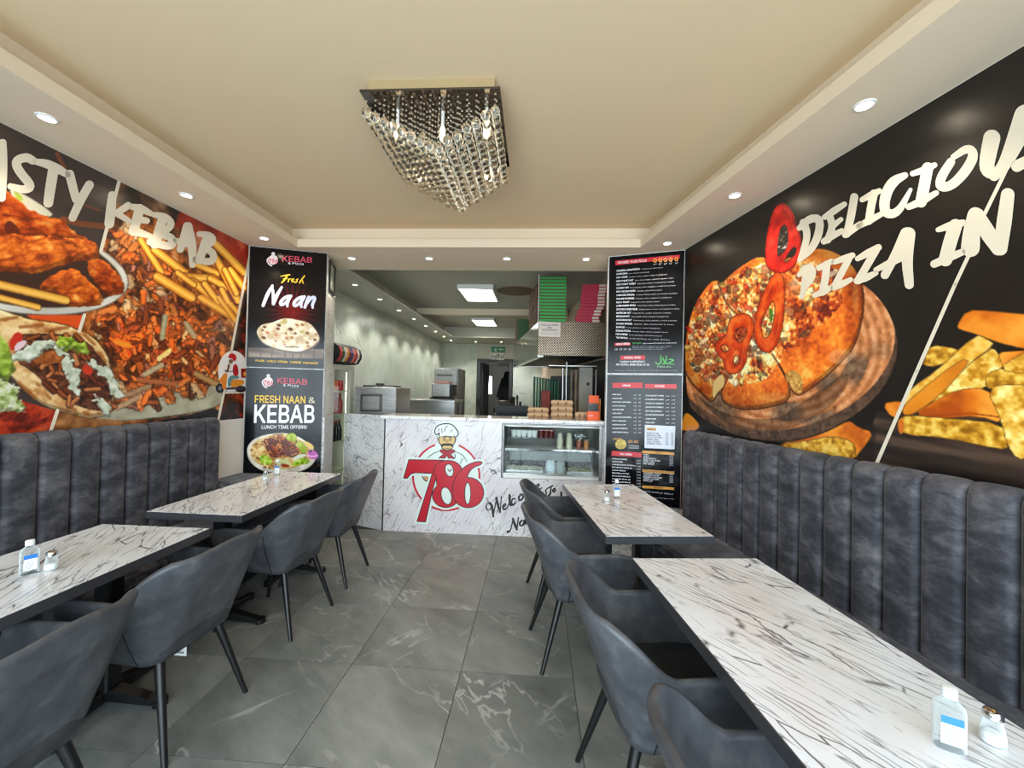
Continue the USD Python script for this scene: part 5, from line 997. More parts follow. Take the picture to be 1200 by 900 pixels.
obj('worktop', cat([box(-1.64, .698, 4.215, 4.66, 1.180, 1.216, .005)]), marble('worktop_marble', rot=(0, 0, .9), s1=6, s2=5, stretch=(1, 4, 1), rough=.08, base=(240, 240, 238), blur=(226, 226, 224), coord='position', keep=.56), ctr)
obj('carcass', cat([box(-1.56, -.40, FY+.5, FY+.52, 0, 1.17), box(-.42, -.40, FY+.03, FY+.5, 0, 1.17), box(-.38, .69, FY+.6, FY+.62, 0, .58)]), M['blackplastic'], ctr)
g1 = lambda *p: [(460+a/6.425, 490+b/6.425) for a, b in p]
def on_counter(g, k, mt, name):
    gs = [q for q in getattr(g, 'geoms', [g]) if q.area > .02]
    for q in (gs if name == 'emblem' else [g]): obj(name, CP.flat(CP.pxg(q), .0004+.00045*k, .0004), mt, ctr)
def ell(x, y, rx, ry, a=0): return affinity.rotate(affinity.scale(Point(*g1((x, y))[0]).buffer(1, 32), rx/6.425, ry/6.425), a)
seven = Polygon(g1((125, 314), (385, 318), (352, 385), (332, 430), (300, 540), (248, 778), (187, 775), (303, 414), (170, 409), (136, 418), (112, 450), (86, 450)))
eight = unary_union([ell(418, 398, 104, 78, 0), ell(402, 580, 99, 90, 0), Polygon(g1((330, 440), (500, 440), (480, 540), (340, 540)))]).difference(ell(428, 392, 33, 50, -14)).difference(ell(406, 584, 40, 68, -14))
six = unary_union([ell(570, 560, 115, 112), Polygon(chaikin(g1((452, 560), (458, 490), (490, 420), (540, 370), (600, 335), (674, 324), (670, 348), (620, 362), (580, 395), (555, 455), (560, 560)), 2))]).difference(ell(566, 566, 25, 84))
digits = unary_union([seven, eight, six]); white = unary_union([digits.buffer(3.2), ell(405, 440, 256, 258)])
MW, MR, MK = colour((226, 240, 234), .35), colour((196, 28, 48), .35), colour((26, 24, 26), .4)
hat = pg(g1((352, 140), (355, 105), (330, 128), (316, 100), (335, 60), (375, 45), (420, 42), (455, 55), (485, 90), (497, 120), (480, 140), (470, 145), (460, 120)), 1)
on_counter(unary_union([white, hat.buffer(2.2), ell(410, 200, 75, 70)]), 0, MW, 'emblem')
ringg = ell(405, 440, 257, 260).difference(ell(405, 440, 243, 246)); on_counter(ringg.difference(unary_union([digits.buffer(3.2), ell(410, 190, 90, 80), Polygon(g1((320, 120), (490, 120), (490, 200), (320, 200)))])), 1, MR, 'emblem')
coat = [stroke(g1((262, 300), (300, 268), (355, 245)), (.6, .9, .6)), stroke(g1((465, 250), (520, 270), (545, 300), (562, 330)), (.6, .9, .6)), stroke(g1((470, 270), (475, 300), (455, 306)), .8), stroke(g1((528, 305), (510, 340)), .8)]
for g in coat: on_counter(g, 1, MK, 'emblem')
on_counter(hat.buffer(.9), 2, MK, 'emblem'); on_counter(hat.buffer(-.3), 3, colour((236, 240, 238), .4), 'emblem'); on_counter(pg(g1((352, 118), (410, 108), (462, 118), (466, 140), (410, 130), (355, 142)), 1), 4, colour((240, 244, 242), .4), 'emblem')
for p in (((375, 110), (368, 80)), ((392, 100), (398, 70), (415, 60)), ((345, 100), (352, 80)), ((440, 105), (450, 85))): on_counter(stroke(g1(*p), .7), 4, MK, 'emblem')
on_counter(pg(g1((345, 150), (360, 138), (465, 138), (478, 150), (470, 190), (458, 195), (450, 230), (412, 246), (372, 228), (362, 195), (350, 190)), 1).buffer(.4), 3, MK, 'emblem'); on_counter(pg(g1((350, 152), (362, 140), (462, 140), (472, 152), (466, 188), (456, 193), (448, 228), (412, 242), (375, 226), (366, 193), (354, 188)), 1), 4, colour((222, 186, 124), .4), 'emblem')
for p, w in ((((372, 205), (395, 196), (412, 202), (430, 196), (452, 206)), 2.6), (((380, 148), (400, 146)), 1.2), (((425, 146), (446, 148)), 1.2), (((396, 226), (412, 229), (428, 226)), .7), (((386, 164), (396, 164)), 1.3), (((430, 164), (440, 164)), 1.3)): on_counter(stroke(g1(*p), w), 5, MK, 'emblem')
on_counter(pg(g1((404, 160), (420, 160), (424, 188), (400, 188)), 1), 5, colour((196, 150, 92), .4), 'emblem')
scarf = unary_union([pg(g1((355, 245), (375, 235), (412, 250), (450, 235), (475, 250), (440, 268), (412, 262), (380, 268)), 1), Polygon(g1((405, 255), (425, 258), (462, 300), (420, 300), (412, 275), (395, 300), (352, 298)))])
on_counter(scarf.buffer(.6), 3, MK, 'emblem'); on_counter(scarf, 4, colour((176, 30, 44), .4), 'emblem')
on_counter(pg(g1((222, 440), (260, 436), (275, 450), (262, 475), (238, 470)), 1), 2, colour((196, 150, 110), .4), 'emblem'); on_counter(stroke(g1((222, 434), (240, 470), (262, 474)), .9), 3, MK, 'emblem')
on_counter(stroke(g1((418, 385), (430, 405), (445, 385)), 1.4), 2, colour((120, 130, 130), .4), 'emblem')
for k, g in ((6, seven), (8, eight), (10, six)): on_counter(g.buffer(.75), k, MK, 'emblem'); on_counter(g.buffer(-.1), k+1, MR, 'emblem')
g2 = lambda *p: [(560+a/9, 540+b/9) for a, b in p]
W_ = lambda w, *p: stroke(g2(*p), w, 2)
wel = {'W': [W_(.8, (138, 472), (110, 438), (80, 480), (96, 525), (130, 515), (148, 465), (135, 440)), W_((1, 2.6, 2), (120, 440), (150, 470), (162, 585)), W_((1, 1.2), (162, 580), (200, 385)), W_((2.6, 2.4, 1.2), (195, 395), (215, 480), (236, 548)), W_((1, .8), (236, 545), (248, 375))],
 'e': [W_((.8, 1, 1.6, 2, 1), (262, 498), (298, 470), (288, 448), (262, 480), (270, 518), (310, 498))], 'l': [W_((.8, 1.4, 2.4, 1), (305, 500), (345, 420), (332, 335), (336, 470), (362, 470))],
 'c': [W_((1.6, 1, 2.4, 1), (388, 402), (368, 396), (350, 440), (368, 472), (400, 440))], 'o': [W_((1, 2.2, 1.2, 2.2, 1), (460, 352), (428, 385), (440, 425), (478, 395), (474, 358), (450, 350))],
 'm': [W_((1, 2), (490, 345), (505, 410)), W_((1, 2), (505, 350), (528, 330), (540, 392)), W_((1, 2, .8), (540, 340), (565, 315), (580, 375), (600, 350))],
 'e2': [W_((.8, 1, 1.6, 2, 1), (614, 300), (650, 262), (640, 240), (612, 275), (622, 318), (672, 285))], 'T': [W_((1.4, 1, 1, 1.2), (722, 345), (712, 310), (740, 285), (790, 262)), W_((1, 2, 1.6), (772, 272), (765, 350), (735, 382), (726, 372))], 'o2': [W_((1, 1.8, 1, 1.8, 1), (805, 292), (788, 312), (798, 334), (818, 318), (812, 292))],
 'N': [W_((2.6, 1, 1), (315, 750), (345, 742), (372, 610)), W_((1.2, 2.8, 2), (365, 605), (390, 670), (412, 725)), W_((1, 1.2), (412, 720), (428, 600))], 'o3': [W_((1, 2.2, 1.2, 2.2, 1), (470, 628), (440, 650), (446, 692), (488, 668), (484, 630))], 'u': [W_((2, 2, 1), (496, 625), (502, 672), (528, 640)), W_((2, 1), (528, 610), (535, 665))],
 'l2': [W_((1.8, 2.2), (880, 332), (878, 440))], 'dot': [W_((2, 2.2), (968, 424), (975, 440))]}
for k, s_ in wel.items(): on_counter(unary_union(s_).buffer(.22), 0, MK, 'lettering')

# ---------------- glazed display case set into the counter
dc = thing('display_case', 'glass fronted chilled display case set into the right end of the counter', 'display case')
x0, x1, z0, z1, yb = -.348, .684, .602, 1.164, FY+.50
obj('side_wall', box(x0, x0+.02, FY+.004, yb, z0, z1), M['steeldark'], dc); obj('side_wall', box(x1-.03, x1, FY+.004, yb, z0, z1), M['steel'], dc)
obj('base', box(x0+.02, x1-.03, FY+.002, yb, z0, z0+.035), M['white'], dc); obj('back_wall', box(x0+.02, x1-.03, yb-.015, yb, z0+.035, z1-.02), colour((74, 68, 62), .4), dc); obj('roof', box(x0+.02, x1-.03, FY+.01, yb, z1-.02, z1), M['steeldark'], dc)
obj('frame', cat([box(x0+.02, x1-.03, FY, FY+.018, z0+.035, z0+.052), box(x0+.02, x1-.03, FY+.10, FY+.115, z1-.035, z1-.02)]), M['steel'], dc)
obj('front_glass', trimesh.convex.convex_hull(np.array([[x, y, z] for x in (x0+.022, x1-.032) for y, z in ((FY+.006, z0+.052), (FY+.010, z0+.052), (FY+.10, z1-.036), (FY+.104, z1-.036))])), M['case_glass'], dc)
obj('shelf', box(x0+.02, x1-.03, FY+.12, yb-.02, .872, .884), M['white'], dc); obj('glass_shelf', box(x0+.02, x1-.03, FY+.20, yb-.02, .992, .998), M['glass'], dc)
obj('rail', box(x0+.02, x1-.03, FY+.115, FY+.12, .868, .892), M['chrome'], dc)
obj('cooling_unit', box(x0+.06, x1-.06, yb-.12, yb-.02, .72, .85, .01), M['greyplastic'], dc)
obj('strip_light', box(x0+.05, x1-.05, FY+.13, FY+.16, z1-.034, z1-.022), emit('case_light', (245, 250, 255), 1.3), dc)
def lathed_item(name, label, cat_, prof, mt, lid=None, lm=None, group=None):
    t = thing(name, label, cat_, (0, 0, 0), 0, group); obj('body', lathe(prof, 18), mt, t, smooth=40)
    if lid: obj('lid', lathe(lid, 18), lm, t, smooth=40)
    return t
def place(t, p, rz=0): UsdGeom.Xformable(t).GetOrderedXformOps()[0].Set(Gf.Vec3d(*map(float, p))); return t
TUB = [(.026, 0), (.033, .062), (.034, .066)]; TL = [(.036, .066), (.036, .074), (.030, .076)]
Y1 = FY+.34
tubs = None
for k, x in enumerate((602, 608, 614, 620.5, 626.5)):
    p = at_y(x, 512, Y1); lab = f'white sauce tub on the glass shelf of the display case, {["first", "second", "third", "fourth", "fifth"][k]} from the left'
    if tubs is None: tubs = place(lathed_item('sauce_tub', lab, 'tub', TUB, M['white'], TL, colour((226, 226, 216), .4), 'tubs in the display case'), (p[0], Y1, .998))
    else: copy(tubs, (p[0], Y1, .998), 0, lab)
J = None
for k, x in enumerate((634, 640, 646)):
    p = at_y(x, 512, Y1); lab = f'dark red sauce pot with a white rim in the display case, {["left", "middle", "right"][k]} one'
    if J is None: J = place(lathed_item('sauce_pot', lab, 'pot', [(.026, 0), (.031, .07)], colour((96, 22, 24), .3), [(.033, .07), (.033, .082), (.026, .083)], colour((206, 150, 150), .4), 'red pots in the display case'), (p[0], Y1, .998))
    else: copy(J, (p[0], Y1, .998), 0, lab)
Bt = None
for k, x in enumerate((656, 667)):
    Y2 = FY+.26; p = at_y(x, 520, Y2); lab = f'tall pale sauce bottle on the white shelf of the display case, {["left", "right"][k]} of two'
    if Bt is None: Bt = place(lathed_item('sauce_bottle', lab, 'bottle', [(.030, 0), (.034, .01), (.034, .11), (.028, .125), (.028, .13)], colour((206, 204, 180), .35), [(.029, .13), (.029, .155), (.02, .17), (.012, .175)], colour((196, 194, 170), .4), 'bottles in the display case'), (p[0], Y2, .884))
    else: copy(Bt, (p[0], Y2, .884), 0, lab)
for k, (x, c) in enumerate(((678.5, (150, 84, 66)), (687, (196, 130, 70)))):
    p = at_y(x, 520, FY+.27); place(lathed_item('spice_jar', f'{["reddish brown", "amber"][k]} spice jar on the white shelf of the display case', 'jar', [(.028, 0), (.030, .01), (.030, .075), (.024, .088)], colour(c, .3), [(.026, .088), (.026, .104), (.02, .106)], colour((170, 120, 100), .4)), (p[0], FY+.27, .884))
def foil(name, label, cat_, loc, r, sq, mt, seed, parts=()):
    m = trimesh.creation.icosphere(3, r); n = meshkit.fbm(m.vertices*28, 3, seed); v = m.vertices*(1+(n[:, None]-.5)*.9)*[1, .7, sq]; v[:, 2] = np.maximum(v[:, 2], -r*sq*.55)+r*sq*.55
    t = thing(name, label, cat_, loc); obj('body', trimesh.Trimesh(v, m.faces, process=False), mt, t); return t
foil('foil_parcel', 'crumpled silver foil parcel on the glass shelf of the display case', 'parcel', (.50, FY+.33, .998), .075, .55, plain('foil', (190, 190, 194), .25, metallic=.8), 4)
# trays on the base
def tray(label, xa, xb, fill, mt, seed, loc_y=FY+.17):
    t = thing('food_tray', label, 'food tray', ((xa+xb)/2, loc_y, z0+.035)); a = (xb-xa)/2; b = .115
    obj('rim', cat([box(-a, a, -b, -b+.006, 0, .042), box(-a, a, b-.006, b, 0, .042), box(-a, -a+.006, -b+.006, b-.006, 0, .042), box(a-.006, a, -b+.006, b-.006, 0, .042), box(-a+.006, a-.006, -b+.006, b-.006, 0, .004)]), M['steel'], t)
    nx, ny = 40, 20; X, Y = np.meshgrid(np.linspace(-a+.008, a-.008, nx), np.linspace(-b+.008, b-.008, ny)); Z_ = .026+.036*meshkit.fbm(np.stack([X*40, Y*40, X*0], -1), 3, seed)
    v = np.stack([X, Y, Z_], -1).reshape(-1, 3); i = (np.arange(ny-1)[:, None]*nx+np.arange(nx-1)).ravel(); f = np.vstack([np.c_[i, i+1, i+nx+1], np.c_[i, i+nx+1, i+nx]])
    obj(fill, trimesh.Trimesh(v, f, process=False), mt, t, smooth=True); return t
tray('steel tray of pale grated cheese at the left of the display case', -.30, .085, 'cheese', grainy('cheese_food', (216, 220, 206), (240, 242, 236), 60, .6), 3)
tray('steel tray of green salad at the right of the display case', .33, .60, 'salad', grainy('salad_food', (70, 84, 34), (176, 168, 84), 50, .5), 8)
tg = thing('serving_tongs', 'dark serving tongs lying across the cheese tray', 'tongs', (0, 0, 0)); 
for k in (0, 1): obj('arm', tube([(-.10, FY+.16+.01*k, z0+.113), (-.02, FY+.10+.03*k, z0+.122), (.06, FY+.085+.03*k, z0+.116)], .005, 6), M['black'], tg)
for k, (xa, xb, c) in enumerate(((.115, .215, (206, 222, 232)), (.225, .315, (150, 160, 160)))):
    t = thing('food_packet', ['pale blue wrapped packet standing in the display case', 'clear bag of greens standing in the display case'][k], 'packet', ((xa+xb)/2, FY+.15, z0+.035))
    m = box(-(xb-xa)/2, (xb-xa)/2, -.03, .03, 0, .125, .02).subdivide().subdivide().subdivide(); nq = meshkit.fbm(m.vertices*50, 2, 3+k); m.vertices = m.vertices+(nq[:, None]-.5)*.012*[1, 1, 0]
    obj('body', m, colour(c, .3), t); obj('seal', box(-(xb-xa)/2+.01, (xb-xa)/2-.01, -.004, .004, .122, .137), colour(tuple(int(q*.9) for q in c), .4), t)
# ---------------- on the worktop
def clamshell(label, loc, w, d, h, group, proto=[{}]):
    key = (w, d, h)
    if key in proto[0]: return copy(proto[0][key], loc, 0, label, group)
    t = proto[0][key] = thing('takeaway_box', label, 'takeaway box', loc, 0, group)
    def frus(a, b, z_a, z_b): return trimesh.convex.convex_hull(np.vstack([np.array([[sx*w/2*a, sy*d/2*a, z_a] for sx in (-1, 1) for sy in (-1, 1)]), np.array([[sx*w/2*b, sy*d/2*b, z_b] for sx in (-1, 1) for sy in (-1, 1)])]))
    kraft = grainy(f'kraft_card_{len(proto[0])}', (150, 116, 84), (176, 140, 106), 40, .8)
    obj('base', frus(.90, 1.0, 0, h*.52), kraft, t); obj('lid', frus(1.0, .93, h*.54, h*.98), colour((186, 156, 120), .8), t); obj('rim', box(-w/2-.004, w/2+.004, -d/2-.004, d/2+.004, h*.50, h*.56), kraft, t)
    for s in (-.18, .18): obj('tab', box(s*w-.008, s*w+.008, -d/2-.0046, -d/2-.001, h*.2, h*.75), colour((120, 88, 62), .8), t)
    return t
WT = 1.216
for n_, nb_, hh, xa, xb, Y in (('left', 2, .056, 617.5, 643.5, 4.40), ('middle', 3, .066, 645, 672, 4.42)):
    a, b = at_y(xa, 489, Y)[0], at_y(xb, 489, Y)[0]
    for k in range(nb_):
        nm = {0: 'bottom', nb_-1: 'top'}.get(k, 'middle'); clamshell(f'brown card takeaway box on the worktop, {nm} of the {n_} stack', ((a+b)/2, Y+.11, WT+hh*k), b-a-.01, .20, hh, 'takeaway boxes on the counter')
a, b = at_y(673, 489, 4.40)[0], at_y(689.5, 489, 4.40)[0]; clamshell('single low pale takeaway box on the worktop beside the orange holder', ((a+b)/2+.01, 4.50, WT), b-a, .15, .075, 'takeaway boxes on the counter')
oh = thing('leaflet_holder', 'orange cardboard holder of dark leaflets at the right end of the worktop', 'leaflet holder'); ORG = colour((244, 92, 30), .5)
a, b = at_y(688.5, 490, 4.33)[0], at_y(702.5, 490, 4.33)[0]; yy = 4.33
obj('front', box(a, b, yy, yy+.004, WT, WT+.095), ORG, oh); obj('back', box(a+.02, b, yy+.07, yy+.074, WT, WT+.26), ORG, oh); obj('side', box(a, a+.004, yy+.004, yy+.07, WT, WT+.08), ORG, oh); obj('side', box(b-.004, b, yy+.004, yy+.07, WT, WT+.15), ORG, oh)
for k in range(3): obj('leaflet', rot(box(a+.006+.004*k, b-.008, yy+.02+.012*k, yy+.022+.012*k, WT+.004, WT+.155+.012*k), -3, (1, 0, 0), (0, yy, WT)), (BLK, colour((50, 34, 30), .3), colour((70, 40, 30), .3))[k], oh)
text_on(Plane((0, yy, 0), (1, 0, 0), (0, 0, 0)), 'menu', (690, 488), (695, 488), (690, 486), WHT, oh, off=.0003)
oc = thing('leaflet_box', 'amber card box standing at the very end of the worktop', 'card box'); a, b = at_y(702.5, 490, 4.45)[0], .69
obj('body', box(a, b, 4.44, 4.52, WT, WT+.21), colour((236, 150, 40), .5), oc); obj('top_flap', box(a+.002, b-.002, 4.442, 4.518, WT+.21, WT+.225, .004), colour((244, 196, 110), .5), oc)
# ================================================================== KITCHEN BEYOND THE COUNTER
# ---- drinks fridge behind the left column
fr = thing('drinks_fridge', 'tall white drinks fridge with a curved picture header behind the left column', 'fridge', (-2.25, 4.345, 0), 90)
fx0, fx1, fy0, fy1 = 0, .57, 0, .44
WF = colour((206, 208, 196), .4)
for nm, b in (('side', (fx0, fx0+.03, fy0+.03, fy1, .1, 1.76)), ('side', (fx1-.03, fx1, fy0+.03, fy1, .1, 1.76)), ('back', (fx0+.03, fx1-.03, fy1-.03, fy1, .1, 1.76)), ('roof', (fx0+.03, fx1-.03, fy0+.03, fy1-.03, 1.73, 1.76)), ('base', (fx0, fx1, fy0, fy1, 0, .1))): obj(nm, box(*b, .004), WF, fr)
fd = obj('door', cat([box(fx0, fx0+.08, fy0, fy0+.028, .11, 1.76), box(fx1-.11, fx1, fy0, fy0+.028, .11, 1.76), box(fx0+.08, fx1-.11, fy0, fy0+.028, 1.70, 1.76), box(fx0+.08, fx1-.11, fy0, fy0+.028, .11, .17)]), WF, fr)
obj('pane', box(fx0+.08, fx1-.11, fy0+.01, fy0+.016, .17, 1.70), M['glass'], fd)
hp = [(0, 1.775), (-.05, 1.79), (-.085, 1.85), (-.09, 1.90), (-.07, 1.96), (0, 2.0), (.30, 2.0), (.30, 1.775)]
hm = prism(Polygon(hp), fx1-fx0); hm.apply_transform(np.array([[0, 0, 1, fx0], [1, 0, 0, fy0], [0, 1, 0, 0], [0, 0, 0, 1.]])); obj('header', hm, M['blackplastic'], fr, smooth=30)
hr = np.random.default_rng(4); HC = [(196, 40, 40), (40, 90, 50), (226, 210, 196), (220, 150, 40), (120, 30, 60), (60, 70, 130), (230, 120, 100), (190, 40, 60), (240, 226, 200), (40, 40, 60)]
nx = 10
for k in range(nx):
    xa = fx0+.012+k*(fx1-fx0-.024)/nx; xb_ = xa+(fx1-fx0-.024)/nx-.004; pts = [(-.052, 1.797), (-.0865, 1.852), (-.0915, 1.90), (-.072, 1.952), (-.0745, 1.9565), (-.0945, 1.9015), (-.0895, 1.85), (-.054, 1.7925)]
    m = prism(Polygon(pts).buffer(0), xb_-xa); m.apply_transform(np.array([[0, 0, 1, xa], [1, 0, 0, fy0], [0, 1, 0, 0], [0, 0, 0, 1.]])); obj('header_picture', m, colour(HC[k], .4), fr)
obj('light_strip', box(fx1-.10, fx1-.085, fy0+.05, fy0+.06, .3, 1.68), emit('fridge_light', (236, 240, 210), 3.0), fr)
for z in (.52, .86, 1.18, 1.45)[:]: obj('shelf', box(fx0+.03, fx1-.03, fy0+.04, fy1-.03, z, z+.012), WF, fr)
CANP = [(.026, 0), (.032, .008), (.032, .108), (.026, .118), (.024, .12)]; BOTP = [(.028, 0), (.031, .01), (.031, .13), (.012, .19), (.012, .215), (.011, .22)]
protos = {}
def drink(kind, rgb, x, y, z, label, group):
    if (kind, rgb) in protos: return copy(protos[(kind, rgb)], (-2.25-y, 4.345+x, z), 0, label, group)
    t = protos[(kind, rgb)] = thing('drink_can' if kind == 'can' else 'drink_bottle', label, 'can' if kind == 'can' else 'bottle', (-2.25-y, 4.345+x, z), 0, group)
    obj('body', lathe(CANP if kind == 'can' else BOTP, 14), colour(rgb, .25), t, smooth=40)
    if kind == 'can': obj('lid', cyl(.024, .1205, .122, n=14), M['steel'], t)
    else: obj('cap', cyl(.013, .2205, .238, n=12), colour((190, 30, 36), .4), t)
    return t
o_ = ['nearest', 'second', 'middle', 'fourth', 'farthest']
for k in range(5):
    x = fx0+.115+k*.072; c = ((226, 160, 50), (206, 40, 40), (226, 110, 40), (200, 34, 40), (196, 40, 50))[k]
    drink('can', c, x, fy0+.09, 1.462, f'drink can on the top fridge shelf, {o_[k]} of five', 'cans in the fridge')
    drink('bottle', (150, 26, 40), x, fy0+.09, 1.192, f'dark red drink bottle on the middle fridge shelf, {o_[k]} of five', 'red bottles in the fridge')
    drink('bottle', (26, 24, 34), x, fy0+.09, .872, f'near black drink bottle on the lower fridge shelf, {o_[k]} of five', 'dark bottles in the fridge')
# marble facing on the lower part of the column's inner side
struct('trim_8', CJ.flat(shapely.box(.01, 0, .435, 1.205), 0.0005, .012), M['marble_side'])
# ---- stainless units on the left
su = thing('steel_cabinet', 'boxy stainless steel unit with a recessed door behind the left counter panel', 'cabinet')
a, b = at_y(416, 453, 4.75), at_y(464.5, 453, 4.75); zt = 1.515
obj('body', box(a[0], b[0], 4.76, 5.3, 0.0, zt, .006), M['steel'], su)
sd_ = obj('door', box(a[0]+.07, b[0]-.17, 4.745, 4.76, 1.22, zt-.09, .006), M['steeldark'], su); obj('door_panel', box(a[0]+.10, b[0]-.20, 4.740, 4.745, 1.245, zt-.115), M['steel'], sd_)
gp = thing('griddle_plate', 'flat black griddle plate lying on top of the steel unit', 'griddle'); p = at_y(449, 451, 4.95)
obj('plate', box(p[0]-.20, p[0]+.17, 4.82, 5.12, zt, zt+.018, .004), M['black'], gp); obj('handle', box(p[0]-.06, p[0]+.03, 4.86, 4.92, zt+.018, zt+.045, .006), M['blackplastic'], gp)
pt = thing('prep_table', 'stainless steel prep table behind the counter, left of the toaster', 'prep table')
a, b = at_y(470, 469, 6.4), at_y(533, 470, 6.4)
obj('top', box(a[0], b[0], 6.4, 7.2, 1.285, 1.325, .004), M['steel'], pt); obj('front_panel', box(a[0]+.01, b[0]-.01, 6.42, 6.45, .25, 1.285), M['steel'], pt)
for x in (a[0]+.05, b[0]-.05):
    for y in (6.48, 7.15): obj('leg', box(x-.02, x+.02, y-.02, y+.02, 0, 1.285), M['steel'], pt)
gr_ = thing('grinder', 'small dark grinder with a pale hopper beside the steel unit', 'grinder'); c = at_y(473, 470, 5.6); gx, gz = c[0], at_y(473, 484, 5.6)[2]
obj('stand', box(gx-.085, gx+.075, 5.5, 5.72, 0, gz-.02, .01), M['steeldark'], gr_); obj('body', box(gx-.075, gx+.06, 5.53, 5.68, gz-.02, gz+.20, .02), M['blackplastic'], gr_); obj('grip', rot(box(gx+.03, gx+.075, 5.55, 5.6, gz+.02, gz+.19, .01), 12, (0, 1, 0), (gx, 5.5, gz)), M['black'], gr_)
obj('hopper', lathe([(.028, gz+.20), (.03, gz+.22), (.05, gz+.33), (.052, gz+.34)], 18, gx+.02, 5.6), M['greyplastic'], gr_, smooth=40); obj('lid', cyl(.06, gz+.34, gz+.352, gx+.02, 5.6), M['blackplastic'], gr_)
tsx = thing('toaster', 'steel conveyor toaster on a small stand beyond the prep table', 'toaster'); a, b = at_y(504.5, 470, 7.0), at_y(529, 470, 7.0); z0_, z1_ = 1.355, at_y(515, 449, 7.0)[2]
obj('stand', cat([box(a[0], b[0], 6.95, 7.3, z0_-.03, z0_)]+[box(x-.015, x+.015, 6.98, 7.01, 1.325, z0_-.03) for x in (a[0]+.03, b[0]-.03)]), M['black'], tsx)
obj('body', box(a[0]+.01, b[0]-.02, 7.0, 7.3, z0_, z1_, .02), M['steel'], tsx); obj('end_cap', box(b[0]-.02, b[0]+.035, 7.02, 7.28, z0_+.02, z1_-.02, .015), M['blackplastic'], tsx); obj('top_tray', box(a[0]+.06, b[0]-.05, 7.02, 7.28, z1_, z1_+.03, .006), colour((190, 120, 110), .4), tsx)
tf_ = thing('upright_fridge', 'tall stainless upright fridge against the left kitchen wall near the back', 'fridge'); a, b = at_y(508.5, 431, 8.7), at_y(537, 431, 8.7); zt2 = a[2]
obj('body', box(a[0], b[0], 8.75, 9.6, .08, zt2, .01), M['steel'], tf_); obj('plinth', box(a[0]+.03, b[0]-.03, 8.8, 9.55, 0, .08), M['black'], tf_)
dr = obj('door', box(a[0]+.015, b[0]-.015, 8.70, 8.75, .12, zt2-.03, .01), M['steel'], tf_); obj('handle', box(a[0]+.06, b[0]-.12, 8.685, 8.70, zt2-.17, zt2-.13, .006), M['steeldark'], dr)
# ---- signs over the back door
sg = thing('exit_sign', 'green running man exit sign over the back door', 'sign'); a, b = at_y(576, 412.5, YK-.02), at_y(592, 406.5, YK-.02)
obj('plate', box(a[0], b[0], YK-.03, YK-.002, a[2], b[2]), colour((36, 128, 84), .4), sg)
SGP = Plane((0, YK-.03, 0), (1, 0, 0), (0, 0, 0)); letters(SGP, [Point(581.2, 408).buffer(.55), stroke(((581, 409), (580, 411)), .8), stroke(((580.2, 411), (582, 412)), .6), stroke(((579, 409.4), (582.5, 409.6)), .5), stroke(((585, 409.3), (590, 409.3)), .8), stroke(((585, 409.3), (586.5, 408.2)), .5), stroke(((585, 409.3), (586.5, 410.6)), .5)], sg, 'symbol', WHT, .0005)
s2 = thing('wall_sign', 'small white plaque with black calligraphy under the green exit sign', 'sign'); a, b = at_y(574, 421.5, YK-.02), at_y(591, 414, YK-.02)
obj('plate', box(a[0], b[0], YK-.025, YK-.002, a[2], b[2]), colour((222, 224, 216), .5), s2); SP2 = Plane((0, YK-.025, 0), (1, 0, 0), (0, 0, 0))
letters(SP2, [stroke(((576, 415.5), (576.2, 420), (574.8, 420.4)), .8), stroke(((578, 418), (579.5, 416.5), (580.5, 420)), .8), stroke(((582, 415.2), (582.2, 420)), .9), stroke(((583.6, 416.5), (585.8, 416.2)), .7), stroke(((584.4, 415.2), (584.6, 420)), .8), stroke(((586.4, 418), (588, 416.8), (588, 420), (586.4, 419.6)), .7), stroke(((589.6, 416), (589.8, 420)), .8), Point(580, 421).buffer(.4), Point(587, 414.9).buffer(.4)], s2, 'lettering', BLK, .0005)
# ---- dark clothes hanging and stacked things in the corridor, the sink
ch = thing('hanging_coat', 'black coats hanging on the right of the corridor beyond the back door', 'coat')
def blob(pts, radii, seed, k=18, amp=.25):
    import manifold3d as m3
    hull = trimesh.util.concatenate([mv(trimesh.creation.icosphere(3, r), *p) for p, r in zip(pts, radii)]); hull = hull.convex_hull.subdivide().subdivide() if len(pts) < 6 else hull.convex_hull
    n = meshkit.fbm(hull.vertices*k, 3, seed); c = hull.centroid; v = hull.vertices; d = v-c; d /= np.linalg.norm(d, axis=1, keepdims=True); hull.vertices = v+d*((n-.5)*amp)[:, None]; return hull
cA, cB = at_y(594, 440, 12.5), at_y(596, 462, 12.5)
obj('coat_body', blob([(cA[0]+.05, 12.5, cA[2]), (cA[0]-.02, 12.5, cB[2]-.1), (cA[0]+.2, 12.55, cB[2]-.2)], [.14, .22, .2], 3, 9, .16), colour((16, 16, 20), .9), ch); obj('sleeve', bar((cA[0]-.10, 12.45, cA[2]-.1), (cA[0]-.24, 12.45, cB[2]-.1), .06, 10, .07), colour((20, 20, 24), .9), ch); obj('hook', bar((cA[0]+.05, 12.5, cA[2]+.12), (cA[0]+.05, 12.5, cA[2]+.3), .01, 6), M['black'], ch)
obj('rail', bar((cA[0]-.3, 12.5, cA[2]+.31), (-.31, 12.5, cA[2]+.31), .014, 8), M['steeldark'], ch)
ck = thing('crate_pile', 'dark piled up kitchen gear in the back doorway', 'kitchen gear'); 
for k, (x, z, w, h) in enumerate(((583, 482, 5, 10), (589, 478, 6, 14), (596, 480, 5.5, 12), (600, 476, 3, 16))):
    q = at_y(x, z, 11.0); obj('pot', lathe([(w*.02, 0), (w*.024, h*.012), (w*.024, h*.02), (w*.02, h*.022)], 16, q[0], 11.0+.05*k, q[2]-.1), (M['black'], M['steeldark'], M['blackplastic'], M['black'])[k], ck)
